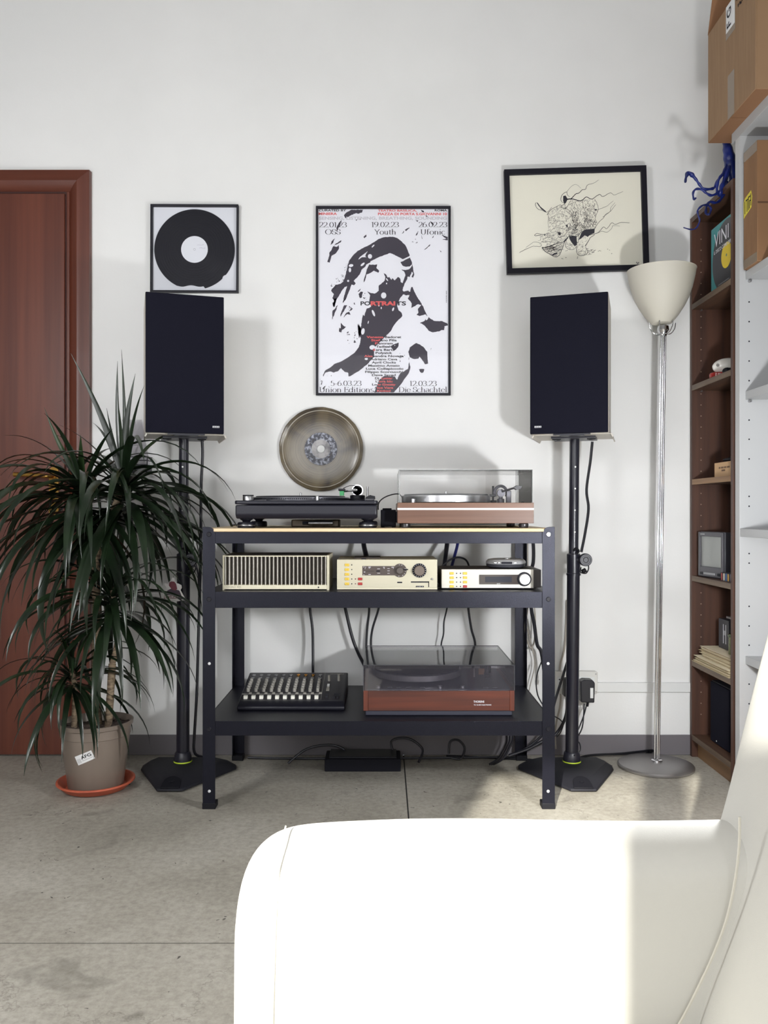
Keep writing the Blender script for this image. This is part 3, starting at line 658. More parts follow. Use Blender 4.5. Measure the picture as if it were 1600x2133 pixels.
cover(tt, -W/2 + 0.0005, W/2 - 0.0005, yf + 0.0005, D/2, z1, Zh(1385.5, Y0) - S3, 0.003, SMK, SMKE, 'lid')
for sx in (-1, 1): MB().cbox(sx * (W/2 - 0.05), D/2 + 0.006, z1 + 0.02, 0.03, 0.012, 0.05).build('hinge', BLACK, tt, bevel=0.002)
# ================================================================== PICTURES ON THE WALL
NAVYF = mat('frame_black', (22, 21, 31), 0.5, spec=0.3)
def frame(parent, w, h, bw, depth, m, chamfer=0.003):
    """four mitred frame bars around a w x h rectangle, front towards -y, back at y=0"""
    prof = [(0, 0), (0, -depth), (chamfer, -depth), (bw - chamfer * 0.4, -depth + chamfer * 0.3), (bw, -depth * 0.55), (bw, 0)]
    for (dx, dz) in ((0, 1), (0, -1), (1, 0), (-1, 0)):
        vs = []; n = len(prof)
        for e in (-1, 1):
            for (a, y) in prof:
                if dz: vs.append((e * (w/2 - a), y, dz * (h/2 - a)))
                else: vs.append((dx * (w/2 - a), y, e * (h/2 - a)))
        MB().add(vs, [(i, (i+1) % n, (i+1) % n + n, i + n) for i in range(n)] + [tuple(range(n)), tuple(range(2*n-1, n-1, -1))]).build('frame_bar', m, parent, angle=20)
def flat(polys, y):          # thin printed shapes facing -y
    b = MB()
    for p in polys:
        n = len(p)
        if n >= 3: b.add([(q[0], y, q[1]) for q in p], [tuple(range(n))])
    return b
GLASS = clear('picture_glass', (254, 254, 254), 0.03, ior=1.12)
# ---- framed record
Yp = YW - 0.02
cx, cz = X(404.5, Yp), Zh(516.8, Yp)
fr = thing('framed_record', 'broken black vinyl record with a blank white label in a thin square frame', 'picture', (cx, YW - 0.001, cz))
fr.rotation_euler = (0, R(0.25), 0)
w_, h_ = 183 * Yp / F, 183 * Yp / F
frame(fr, w_, h_, 0.0075, 0.020, NAVYF, 0.002)
MB().box(-w_/2 + 0.007, w_/2 - 0.007, -0.006, 0, -h_/2 + 0.007, h_/2 - 0.007).build('backing', mat('cool_white_card', (216, 218, 226), 0.7), fr)
r = 168 / 2 * Yp / F
disc = []
for k in range(140):
    a = 2 * math.pi * k / 140; d = math.degrees(a)
    rr_ = r
    x, z = r * math.cos(a), r * math.sin(a)
    if 246 < d < 284: # broken off at the bottom
        t = (d - 246) / 38
        z = -r * 0.93 - 0.006 * math.sin(t * math.pi) + 0.008 * (1 if 0.25 < t < 0.75 else 0) * math.sin((t - .25) * 2 * math.pi)
        z = -r * (0.905 + 0.03 * math.sin(3 * t * math.pi) * 0.6)
    elif 316 < d < 319: x *= 0.975; z *= 0.975
    disc.append((x - 0.001, z - 0.002))
VINYL = mat('black_vinyl', (21, 21, 30), 0.5, spec=0.25)
vd = MB().prism(disc, -0.009, -0.0065).build('vinyl', VINYL, fr)
gr = MB()
for k in range(10):
    rr_ = 0.062 + k * 0.0092
    gr.lathe([(rr_, -0.0001), (rr_ + 0.0005, -0.0004), (rr_ + 0.0010, -0.0001)], (-0.001, -0.009, -0.002), 96, 'y', cap=False)
gr2 = MB()
for f_ in gr.f:
    if min(gr.v[i][2] for i in f_) > -r * 0.86: gr2.f.append(f_)
gr2.v = gr.v
gr2.build('groove_band', mat('groove_vinyl', (26, 26, 35), 0.4, spec=0.35), vd)
lb = MB().lathe([(0.0505, -0.0095), (0, -0.0095)], (-0.001, 0, -0.002), 48, 'y', cap=False).build('record_label', mat('label_white', (218, 220, 228), 0.7), vd)
MB().lathe([(0.0042, -0.0098), (0.0034, -0.0100), (0.0034, -0.0097)], (-0.001, 0, -0.002), 20, 'y', cap=False).build('spindle_hole', mat('hole_grey', (150, 150, 158), 0.7), lb)
hw = MB()
for (x0, z0, s) in ((0.008, 0.016, 1.0), (0.017, 0.003, 0.9)):
    pts = [(x0 + 0.0018 * k * s, -0.0099, z0 + random.uniform(-0.003, 0.003) * s) for k in range(15)]
    hw.tube(pts, 0.00025, 4)
hw.build('handwriting', mat('pencil_violet', (150, 140, 170), 0.7), lb)

# ---- concert poster
Yp = YW - 0.016
cx, cz = X(798.5, Yp), Zh(626, Yp)
po = thing('poster', 'framed black, white and red concert poster with a high-contrast portrait', 'poster', (cx, YW - 0.001, cz))
PW, PH = 281 * Yp / F, 394 * Yp / F
frame(po, PW, PH, 0.0085, 0.016, NAVYF, 0.002)
paper = MB().box(-PW/2 + 0.007, PW/2 - 0.007, -0.005, 0, -PH/2 + 0.007, PH/2 - 0.007).build('paper', mat('poster_paper', (226, 226, 233), 0.6), po)
def fit_frame(ox, oy, s): return lambda u, v: (X(ox + u / s, Yp) - cx, Zh(oy + v / s, Yp) - cz)
PA = fit_frame(640, 410, 4.959)
PC = fit_frame(660, 620, 10.157)
PD = fit_frame(800, 430, 10.664)
PB = fit_frame(660, 430, 10.664)
XM, ZM = PW/2 - 0.0075, PH/2 - 0.0075
def mp(fn, pts):
    out = []
    for (u, v) in pts:
        x, z = fn(u, v); out.append((max(-XM, min(XM, x)), max(-ZM, min(ZM, z))))
    return out
def rough(poly, amp=0.0009, step=0.0035):
    rnd = random.Random(len(poly)); out = []
    for i in range(len(poly)):
        a = Vector(poly[i]); b = Vector(poly[(i + 1) % len(poly)]); L_ = (b - a).length; k = max(1, int(L_ / step))
        for j in range(k):
            p = a + (b - a) * (j / k)
            out.append((p.x + rnd.uniform(-amp, amp) * (j > 0), p.y + rnd.uniform(-amp, amp) * (j > 0)))
    return out
HAIR = [(250,950),(290,905),(345,890),(370,870),(395,800),(410,730),(418,690),(440,640),(470,600),(520,550),(560,528),(600,508),(640,490),(680,465),(740,425),(800,408),(880,403),(930,415),(980,455),(1020,500),(1045,560),(1060,600),(1035,618),(1000,632),(985,636),(930,605),(880,580),(850,574),(800,592),(740,615),(690,640),(655,655),(650,672),(610,690),(598,715),(560,745),(545,790),(505,835),(480,860),(500,885),(485,905),(455,900),(440,950),(418,1000),(400,1050),(365,1090),(378,1030),(395,970),(410,915),(385,925),(355,965),(330,1010),(300,1060),(283,1100),(270,1135),(262,1110),(275,1065),(258,1035),(275,1000),(245,965)]
FACE = [(790,778),(815,795),(830,825),(850,820),(868,850),(882,832),(905,855),(940,820),(962,838),(965,870),(985,885),(998,850),(1015,805),(1005,770),(972,740),(1020,750),(1060,735),(1083,700),(1088,690),(1098,750),(1107,800),(1095,828),(1078,820),(1095,785),(1085,765),(1070,795),(1060,822),(1040,815),(1030,850),(1005,895),(985,955),(1000,972),(1045,962),(1062,975),(1075,925),(1092,925),(1105,965),(1135,1025),(1180,1090),(1205,1140),(1240,1218),(1272,1250),(1310,1275),(1400,1278),(1455,1308),(1455,1325),(1420,1330),(1418,1370),(1390,1370),(1370,1382),(1300,1395),(1260,1380),(1210,1320),(1165,1297),(1210,1278),(1242,1232),(1225,1208),(1160,1225),(1130,1212),(1150,1190),(1145,1150),(1180,1112),(1150,1102),(1075,1142),(1080,1092),(1040,1045),(1058,1005),(1020,1012),(995,1000),(960,1040),(945,1075),(930,1120),(945,1165),(975,1190),(983,1225),(960,1250),(925,1285),(890,1330),(868,1375),(820,1425),(790,1455),(740,1505),(700,1545),(690,1590),(690,1650),(655,1685),(625,1720),(540,1790),(440,1850),(425,1850),(422,1812),(385,1803),(348,1765),(320,1795),(270,1812),(240,1800),(185,1812),(160,1862),(165,1828),(185,1788),(240,1758),(280,1720),(350,1695),(440,1640),(490,1605),(530,1550),(548,1500),(552,1450),(530,1400),(525,1340),(530,1300),(552,1350),(562,1280),(575,1210),(590,1225),(612,1150),(640,1140),(660,1128),(640,1070),(650,1010),(620,970),(665,988),(700,992),(740,962),(738,912),(800,858),(808,820)]
EYE_P = [(640,690),(690,695),(722,688),(715,728),(745,758),(735,778),(690,755),(640,785),(612,792),(600,850),(578,885),(590,830),(606,780),(618,735),(635,700)]
RHAIR = [(965,668),(1000,650),(1062,618),(1080,660),(1086,690),(1060,712),(1020,716),(985,702)]
BLOB = [(1125,1505),(1165,1520),(1205,1548),(1240,1592),(1245,1660),(1250,1718),(1220,1726),(1190,1680),(1160,1645),(1152,1665),(1110,1672),(1060,1652),(1045,1600),(1060,1550)]
MOUTH = [(1155,1776),(1185,1772),(1212,1776),(1203,1806),(1183,1816),(1165,1802)]
LOWER = [(1055,1690),(1068,1760),(1050,1820),(1010,1870),(960,1945),(895,2016),(690,2016),(720,1950),(745,1885),(785,1850),(840,1848),(900,1850),(928,1885),(960,1820),(1000,1800),(1045,1770)]
TOPD = [(378,185),(400,155),(450,125),(575,122),(568,150),(530,165),(500,160),(450,182),(395,212)]
LEFTD = [(228,590),(225,572),(245,548),(270,500),(305,508),(326,486),(326,530),(292,578),(252,600),(232,672),(205,665),(218,630)]
polys = [mp(PA, p) for p in (HAIR, FACE, EYE_P, RHAIR, BLOB, MOUTH, LOWER, TOPD, LEFTD)]
for p in ([(250,450),(285,418),(262,472),(240,490)], [(270,500),(300,470),(352,440),(345,462),(310,480)], [(580,405),(610,380),(612,402),(590,420)], [(1200,548),(1235,515),(1272,482),(1270,495),(1230,530)], [(1010,330),(1058,305),(1055,318),(1018,345)], [(978,372),(1002,342),(995,365)], [(1365,540),(1388,556),(1385,565)], [(1390,385),(1455,405),(1455,440),(1400,432),(1440,425)], [(1175,122),(1205,135),(1210,152),(1185,145)], [(1120,235),(1150,232),(1142,250)], [(1270,235),(1310,270),(1305,292),(1280,262)], [(1230,180),(1250,195),(1225,196)], [(1300,400),(1312,388),(1305,412),(1290,418)], [(1180,380),(1192,420),(1185,428)], [(1120,390),(1145,345),(1150,352),(1132,390)], [(300,310),(330,255),(355,230),(340,280),(318,320),(305,350)], [(520,970),(552,940),(548,955),(528,975)], [(528,1000),(552,972),(575,975),(562,1035),(545,1040)], [(575,1030),(595,1035),(592,1052)], [(870,1530),(945,1500),(942,1540),(920,1570),(900,1582),(872,1560)], [(140,1935),(155,1890),(158,1900),(148,1938)], [(155,1975),(190,1940),(185,1960),(160,1985)], [(1048,1652),(1056,1660),(1050,1682)]):
    polys.append(mp(PA, p))
for p in ([(360,0),(415,0),(405,70),(370,185),(340,165),(330,90),(365,80)], [(440,140),(400,260),(320,458),(330,260),(360,240)], [(575,145),(642,150),(600,220),(498,390),(498,340),(540,230)], [(560,412),(620,310),(680,285),(712,352),(680,342),(640,332)], [(510,520),(570,590),(612,602),(570,652),(530,672),(522,722),(468,710),(470,622),(500,640)], [(545,105),(570,30),(600,0),(606,12)], [(855,535),(930,640),(935,740),(890,850),(872,740),(870,640)], [(780,95),(800,90),(812,135),(785,130)], [(700,240),(750,205),(755,225),(708,272)], [(775,935),(800,880),(820,930),(800,950)]):
    polys.append(mp(PC, p))
rnd = random.Random(3)
def fleck(fn, u, v, s):
    k = rnd.randint(4, 6); a0 = rnd.uniform(0, 6)
    return mp(fn, [(u + s * rnd.uniform(.5, 1) * math.cos(a0 + 6.283 * j / k), v + s * 1.3 * rnd.uniform(.5, 1) * math.sin(a0 + 6.283 * j / k)) for j in range(k)])
for (u0, u1, v0, v1, n_, s) in ((290,380,780,880,14,6), (400,520,1380,1520,16,7), (1080,1150,420,470,7,6), (560,610,980,1060,4,6), (420,480,1120,1180,7,8), (240,300,880,960,8,8), (1270,1300,1540,1580,2,7), (950,1010,1610,1730,7,7), (380,400,700,760,4,5), (360,420,650,720,3,4), (130,260,1820,1990,8,7), (490,570,210,235,3,8)):
    for k in range(n_): polys.append(fleck(PA, rnd.uniform(u0, u1), rnd.uniform(v0, v1), s * rnd.uniform(.5, 1.1)))
PINK = mat('poster_ink', (66, 62, 72), 0.55, spec=0.3)
flat([rough(p) for p in polys], -0.0052).build('portrait_print', PINK, paper, smooth=False)
# paper-white gaps inside the dark shapes
wh = []
def ell(u, v, ru, rv, ang=0, n=12, fn=PA):
    ca, sa = math.cos(R(ang)), math.sin(R(ang))
    return mp(fn, [(u + ru * math.cos(6.283*k/n) * ca - rv * math.sin(6.283*k/n) * sa, v + ru * math.cos(6.283*k/n) * sa + rv * math.sin(6.283*k/n) * ca) for k in range(n)])
for e in ((680,500,20,7,-45), (648,607,22,24,0), (452,702,24,15,-10), (440,748,13,24,0), (572,690,26,11,-40), (422,861,11,11,0), (790,1012,28,32,0), (575,1385,18,34,10), (672,1550,30,24,-10), (610,1670,17,11,0), (684,1195,12,36,-22), (820,888,6,9,0), (740,1112,9,14,0), (765,1142,6,12,0), (888,1155,9,20,20), (630,1290,5,16,15), (825,848,6,18,-35), (1240,1245,12,26,25), (905,1530,5,4,0)):
    wh.append(ell(*e))
wh.append(mp(PA, [(528,640),(545,612),(575,590),(625,555),(605,585),(598,605),(612,618),(570,615)]))
wh.append(mp(PA, [(1000,634),(1062,600),(1072,612),(1035,632),(1003,648)]))
flat([rough(p, 0.0006) for p in wh], -0.0054).build('portrait_gap', mat('poster_paper', (226, 226, 233)), paper, smooth=False)
PRED = mat('poster_red', (214, 92, 92), 0.55); PGREY = mat('poster_grey', (192, 190, 198), 0.6); PBLK = mat('poster_type_black', (34, 32, 40), 0.55)
def pl_text(s, u0, u1, vb, hgt, m, y=-0.0056, bold=0.03):     # baseline vb, letters hgt tall, from u0 to u1 of the poster crop
    x0, z0 = PA(u0, vb); x1, _ = PA(u1, vb)
    return fit_text(s, x1 - x0, hgt / 4.959 * Yp / F, m, paper, (x0, y, z0), bold=bold)
pl_text('CURATED BY', 118, 402, 140, 20, PBLK); pl_text('MINIERA', 116, 306, 178, 25, PRED)
pl_text('TEATRO BASILICA,', 731, 1133, 142, 20, PRED); pl_text('PIAZZA DI PORTA S.GIOVANNI 10', 731, 1446, 180, 25, PRED)
pl_text('ROMA', 1318, 1446, 140, 20, PBLK)
pl_text('SENSING, LISTENING, BREATHING, SOUNDING', 118, 1446, 226, 30, PGREY)
pl_text('PO', 550, 652, 1114, 40, PBLK); pl_text('RTRAI', 655, 910, 1114, 40, PRED, bold=0.05); pl_text('TS', 915, 1022, 1114, 40, PBLK)
names = [('Vanessa', 'Bedoret', 612, 788, 804, 972, 1453), ('Stef', 'ano Pilia', 660, 755, 760, 925, 1486), ('P', 'anoram', 700, 730, 735, 884, 1519), ('', 'Tadleeh', 0, 0, 710, 872, 1552), ('S', 'ara Berts', 678, 705, 708, 902, 1585), ('', 'Polysick', 0, 0, 706, 880, 1617), ('Ales', 'sandra Novaga', 588, 675, 680, 998, 1650), ('', 'Adriano Cava', 0, 0, 652, 932, 1683), ('', 'April Clocks', 0, 0, 667, 916, 1716), ('', 'Massimo Amato', 0, 0, 630, 956, 1749), ('', 'Luca Collepiccolo', 0, 0, 606, 995, 1781), ('', 'Filippo Scorcucchi', 0, 0, 598, 990, 1814)]
for (a, b_, a0, a1, b0, b1, vb) in names:
    if a: pl_text(a, a0, a1, vb, 21, PRED)
    pl_text(b_, b0, b1, vb, 21, PBLK)
for (a, b_, a0, a1, b0, b1, vb) in (('Dave', 'Saved', 668, 780, 795, 915, 1847), ('Dj', 'Lyster', 700, 742, 765, 885, 1880), ("L'", 'ora blu', 706, 735, 742, 882, 1912), ('Lo', 'w Gravity', 670, 722, 726, 915, 1945), ('A', 'loe Vera', 695, 718, 722, 890, 1978)):
    pl_text(a, a0, a1, vb, 21, PBLK); pl_text(b_, b0, b1, vb, 21, PBLK if a == 'Dave' else PRED)
pl_text('Kinked', 722, 862, 2010, 21, PRED)
flat([mp(PA, [(1436, v), (1443, v), (1443, v + h_), (1436, v + h_)]) for (v, h_) in ((965, 8), (976, 5), (984, 10), (998, 6), (1012, 12), (1028, 7), (1040, 9), (1054, 5), (1062, 11), (1078, 8))], -0.0056).build('margin_print', PBLK, paper, smooth=False)
# high-contrast serif lettering drawn with a broad pen
def arc(cx_, cy, rx, ry, a0, a1, n=14): return [(cx_ + rx * math.cos(R(a0 + (a1 - a0) * k / n)), cy + ry * math.sin(R(a0 + (a1 - a0) * k / n))) for k in range(n + 1)]
def ser(x, y, w_=0.16): return [(x - w_, y), (x + w_, y)]
XH = 0.66
GL = {
 '0': (0.66, [arc(.33, .5, .26, .49, 0, 360, 28)]), '1': (0.40, [[(.22, 0), (.22, .98)], [(.22, .98), (.06, .86)], ser(.22, 0, .13)]),
 '2': (0.60, [arc(.30, .72, .23, .27, 165, -25), [(.52, .62), (.42, .42), (.06, .02)], [(.06, .02), (.56, .02), (.58, .14)]]),
 '3': (0.58, [arc(.27, .75, .22, .24, 160, -90), arc(.27, .255, .26, .255, 90, -160)]),
 '5': (0.58, [[(.14, .97), (.50, .97)], [(.14, .97), (.11, .55)], arc(.27, .31, .26, .31, 125, -150)]),
 '6': (0.62, [arc(.31, .30, .25, .30, 0, 360, 24), [(.06, .30), (.09, .60), (.22, .85), (.46, .99)]]),
 '9': (0.62, [arc(.31, .70, .25, .30, 0, 360, 24), [(.56, .70), (.53, .40), (.40, .15), (.16, .01)]]),
 '.': (0.24, [[(.12, .0), (.12, .08)], [(.10, .04), (.14, .04)]]), '-': (0.42, [[(.06, .34), (.36, .34)], [(.06, .37), (.36, .37)]]),
 'O': (0.86, [arc(.43, .5, .38, .50, 0, 360, 30)]),
 'S': (0.60, [arc(.30, .745, .22, .25, 30, 250, 14) + [(.36, .48)] + arc(.30, .255, .24, .255, 70, -150, 14), [(.50, .87), (.52, .72)], [(.08, .30), (.06, .12)]]),
 'Y': (0.76, [[(.06, .98), (.38, .46)], [(.70, .98), (.38, .46)], [(.38, .46), (.38, 0)], ser(.07, .98, .10), ser(.70, .98, .09), ser(.38, 0)]),
 'U': (0.84, [[(.16, .98), (.16, .32)] + arc(.42, .32, .26, .32, 180, 360) + [(.68, .98)], ser(.16, .98), ser(.68, .98, .11)]),
 'E': (0.70, [[(.16, 0), (.16, .98)], [(.02, .98), (.60, .98), (.62, .80)], [(.02, 0), (.62, 0), (.65, .2)], [(.16, .51), (.48, .51)], [(.48, .62), (.48, .40)]]),
 'D': (0.86, [[(.16, 0), (.16, .98)], [(.02, .98), (.36, .98)] + arc(.38, .49, .40, .49, 88, -88) + [(.02, 0)]]),
 'o': (0.62, [arc(.31, .33, .26, .34, 0, 360, 26)]),
 'u': (0.66, [[(.04, XH), (.14, XH), (.14, .20)] + arc(.30, .20, .16, .20, 180, 300, 8) + [(.50, .18)], [(.50, XH), (.50, 0), (.62, 0)], ser(.46, XH, .06)]),
 't': (0.42, [[(.18, .88), (.18, .12)] + arc(.28, .12, .10, .12, 180, 330, 6), [(.04, XH), (.38, XH)]]),
 'h': (0.68, [[(.14, 0), (.14, 1.06)], [(.04, 1.06), (.14, 1.06)], arc(.33, .44, .19, .22, 170, 0, 8) + [(.52, 0)], ser(.14, 0, .11), ser(.52, 0, .11)]),
 'f': (0.42, [[(.16, 0), (.16, .82)] + arc(.30, .84, .14, .22, 180, 40, 6), [(.03, XH), (.36, XH)], ser(.16, 0, .12)]),
 'n': (0.68, [[(.14, 0), (.14, XH)], [(.04, XH), (.14, XH)], arc(.33, .44, .19, .22, 170, 0, 8) + [(.52, 0)], ser(.14, 0, .11), ser(.52, 0, .11)]),
 'i': (0.32, [[(.16, 0), (.16, XH)], [(.05, XH), (.16, XH)], ser(.16, 0, .11), [(.16, .90), (.16, .99)]]),
 'c': (0.54, [arc(.30, .33, .25, .34, 48, 318, 22)]),
 'd': (0.66, [arc(.28, .33, .24, .34, 0, 360, 24), [(.52, 1.06), (.52, 0), (.63, 0)], [(.42, 1.06), (.52, 1.06)]]),
 's': (0.48, [arc(.24, .50, .16, .17, 35, 250, 10) + [(.28, .32)] + arc(.24, .165, .18, .165, 70, -150, 10)]),
 'e': (0.56, [arc(.29, .33, .24, .34, 8, 320, 24), [(.06, .37), (.52, .37)]]),
 'a': (0.56, [arc(.25, .50, .17, .17, 160, 0, 8) + [(.42, .10), (.54, .0)], arc(.22, .17, .17, .18, 60, 300, 14), [(.30, .33), (.42, .38)]]),
 'l': (0.32, [[(.16, 0), (.16, 1.06)], [(.05, 1.06), (.16, 1.06)], ser(.16, 0, .11)]),
 ' ': (0.30, []) }
def serif(s, u0, u1, vb, hgt, m, name='serif_lettering'):
    b = MB(); pen = 0; thick, thin = 0.115, 0.028; quads = []
    for ch in s:
        wd, strokes = GL[ch]
        for st in strokes:
            P_ = [Vector((p[0] + pen, p[1])) for p in st]; L_ = []; Rr = []
            for i, p in enumerate(P_):
                t = P_[min(i + 1, len(P_) - 1)] - P_[max(i - 1, 0)]
                t = t.normalized() if t.length > 1e-6 else Vector((1, 0))
                wdt = thin / 2 + (thick - thin) / 2 * abs(t.y) ** 1.6
                nrm = Vector((-t.y, t.x)) * wdt; L_.append(p + nrm); Rr.append(p - nrm)
            for i in range(len(P_) - 1): quads.append((L_[i], L_[i+1], Rr[i+1], Rr[i]))
        pen += wd
    x0, zb = PA(u0, vb); x1, _ = PA(u1, vb); k = (x1 - x0) / pen; kz = hgt / 4.959 * Yp / F
    for q in quads: b.add([(x0 + v.x * k, -0.0056, zb + v.y * kz) for v in q], [(0, 1, 2, 3)])
    return b.build(name, m, paper, smooth=False)
serif('22.01.23', 120, 408, 306, 53, PBLK); serif('19.02.23', 662, 948, 304, 53, PBLK); serif('26.02.23', 1150, 1448, 304, 53, PBLK)
serif('OSS', 184, 345, 380, 53, PBLK); serif('Youth', 694, 920, 380, 53, PBLK); serif('Ufonic', 1170, 1428, 380, 53, PBLK)
serif('5-6.03.23', 240, 560, 1948, 53, PBLK); serif('12.03.23', 1058, 1340, 1950, 53, PBLK)
serif('Union Editions', 122, 688, 2014, 53, PBLK); serif('Die Schachtel', 944, 1448, 2014, 53, PBLK)
MB().box(-PW/2 + 0.008, PW/2 - 0.008, -0.0085, -0.0075, -PH/2 + 0.008, PH/2 - 0.008).build('glazing', GLASS, po)

# ---- framed animal drawing, hanging crooked
Yp = YW - 0.018
cx, cz = X(1200, Yp), Zh(459.5, Yp)
rh = thing('framed_drawing', 'ink drawing of a charging rhinoceros in a wide black frame hanging crooked', 'picture', (cx, YW - 0.012, cz))
tilt = -1.7
rh.rotation_euler = (0, R(tilt), 0)
RW, RH = 295 * Yp / F, 216 * Yp / F
frame(rh, RW, RH, 0.020, 0.020, mat('wide_frame_black', (20, 19, 30), 0.55, spec=0.25), 0.002)
rp = MB().box(-RW/2 + 0.019, RW/2 - 0.019, -0.008, 0, -RH/2 + 0.019, RH/2 - 0.019).build('paper', mat('ivory_paper', (229, 226, 212), 0.75), rh)
ca, sa = math.cos(R(-tilt)), math.sin(R(-tilt))
def RF(u, v):
    x = X(1070 + u / 5.926, Yp) - cx; z = Zh(360 + v / 5.926, Yp) - cz
    ca_, sa_ = math.cos(R(tilt)), math.sin(R(tilt))      # undo the crooked hanging
    return (x * ca_ - z * sa_, x * sa_ + z * ca_)
def stroke(b, pts, w0, w1=None, jit=0.0, y=-0.0083, rnd=random.Random(5)):
    w1 = w0 if w1 is None else w1
    w0 *= 1.55; w1 *= 1.55
    P_ = [Vector(RF(u + rnd.uniform(-jit, jit), v + rnd.uniform(-jit, jit))) for (u, v) in pts]
    k = 1 / 5.926 * Yp / F; n = len(P_)
    for i in range(n - 1):
        t = P_[i+1] - P_[i]
        if t.length < 1e-7: continue
        t.normalize(); nr = Vector((-t.y, t.x))
        a0 = (w0 + (w1 - w0) * i / (n - 1)) * k / 2; a1 = (w0 + (w1 - w0) * (i + 1) / (n - 1)) * k / 2
        b.add([(P_[i].x + nr.x*a0, y, P_[i].y + nr.y*a0), (P_[i+1].x + nr.x*a1, y, P_[i+1].y + nr.y*a1), (P_[i+1].x - nr.x*a1, y, P_[i+1].y - nr.y*a1), (P_[i].x - nr.x*a0, y, P_[i].y - nr.y*a0)], [(0, 1, 2, 3)])
def inside(p, poly):
    c_ = False; n = len(poly); j = n - 1
    for i in range(n):
        if (poly[i][1] > p[1]) != (poly[j][1] > p[1]) and p[0] < (poly[j][0]-poly[i][0])*(p[1]-poly[i][1])/(poly[j][1]-poly[i][1]) + poly[i][0]: c_ = not c_
        j = i
    return c_
rn = random.Random(11)
def hatch(b, poly, n, ln, ang, spread, wd):
    us = [p[0] for p in poly]; vs_ = [p[1] for p in poly]; k = 0; tries = 0
    while k < n and tries < n * 12:
        tries += 1
        u, v = rn.uniform(min(us), max(us)), rn.uniform(min(vs_), max(vs_))
        if not inside((u, v), poly): continue
        a = R(ang + rn.uniform(-spread, spread)); l = ln * rn.uniform(0.4, 1.2); c_ = rn.uniform(-0.25, 0.25) * l
        stroke(b, [(u - l/2*math.cos(a), v - l/2*math.sin(a)), (u - c_ * math.sin(a), v + c_ * math.cos(a)), (u + l/2*math.cos(a), v + l/2*math.sin(a))], wd * rn.uniform(.6, 1.2), wd * 0.5)
        k += 1
lt = MB(); dk = MB(); md = MB()
BODY = [(700,345),(850,340),(1000,330),(1045,470),(1000,560),(1030,620),(1000,690),(880,700),(790,775),(700,760),(740,620),(680,480)]
BELLY = [(760,640),(900,560),(1030,600),(1005,690),(880,705),(790,780),(700,770)]
SHOULD = [(720,480),(780,470),(800,640),(760,720),(730,620)]
HEAD = [(410,520),(560,390),(660,430),(740,600),(690,770),(640,830),(590,960),(560,1020),(500,1035),(350,930),(300,850),(340,770),(420,740),(440,630)]
MUZZ = [(350,930),(470,890),(610,850),(590,960),(555,1020),(500,1035),(440,990)]
hatch(lt, BODY, 330, 26, 80, 50, 3.2); hatch(lt, HEAD, 330, 30, -35, 70, 3.2); hatch(md, HEAD, 130, 24, -40, 40, 2.6); hatch(md, BELLY, 260, 22, -20, 60, 3.0); hatch(md, SHOULD, 120, 18, 75, 40, 3.2)
hatch(md, MUZZ, 70, 60, -12, 14, 3.4); hatch(md, [(870, 380), (1000, 380), (1010, 520), (930, 640), (860, 560)], 120, 18, 85, 40, 3.0)
hatch(lt, [(640,860),(760,870),(780,930),(700,955),(640,920)], 60, 22, 20, 50, 3); hatch(lt, [(770,960),(800,880),(870,790),(920,800),(890,900),(915,970),(860,1025),(790,1010)], 60, 26, -50, 40, 2.6)
hatch(lt, [(900,930),(1010,960),(960,1010),(880,1020)], 45, 26, -10, 20, 3.5); hatch(md, [(640,700),(740,640),(760,740),(690,790)], 60, 24, 60, 40, 3.2)
fills = [[(610,290),(640,282),(666,328),(645,372),(625,392),(610,350)], [(800,832),(835,740),(880,705),(1000,690),(996,745),(945,765),(912,795),(880,772),(830,815)], [(680,782),(775,782),(782,892),(750,905),(712,860),(690,822)], [(280,366),(296,372),(330,420),(405,482),(390,486),(340,452),(300,400)], [(472,1012),(500,992),(535,984),(540,1004),(500,1016),(482,1026)], [(640,645),(665,640),(668,672),(655,682)], [(545,745),(575,740),(585,765),(555,775)], [(610,850),(675,785),(670,810),(625,862)], [(990,450),(1040,455),(1010,470)], [(372,765),(398,768),(380,782)]]
for p in fills: dk.add([(RF(*q)[0], -0.0084, RF(*q)[1]) for q in p], [tuple(range(len(p)))])
def wiggle(pts, n=8, amp=6):
    q = smooth_path([(p[0], p[1], 0) for p in pts], n); return [(v.x + rn.uniform(-amp, amp), v.y + rn.uniform(-amp, amp)) for v in q]
for (pts, w0, w1) in (([(660,325),(710,322),(760,268),(810,250),(845,212),(885,205),(910,155),(975,135),(1050,92)], 7, 2), ([(660,328),(740,328),(790,345),(845,342),(900,300),(965,328),(1055,268),(1100,295),(1190,250),(1240,275),(1350,232)], 8, 2)): stroke(dk, wiggle(pts, 5, 3), w0, w1)
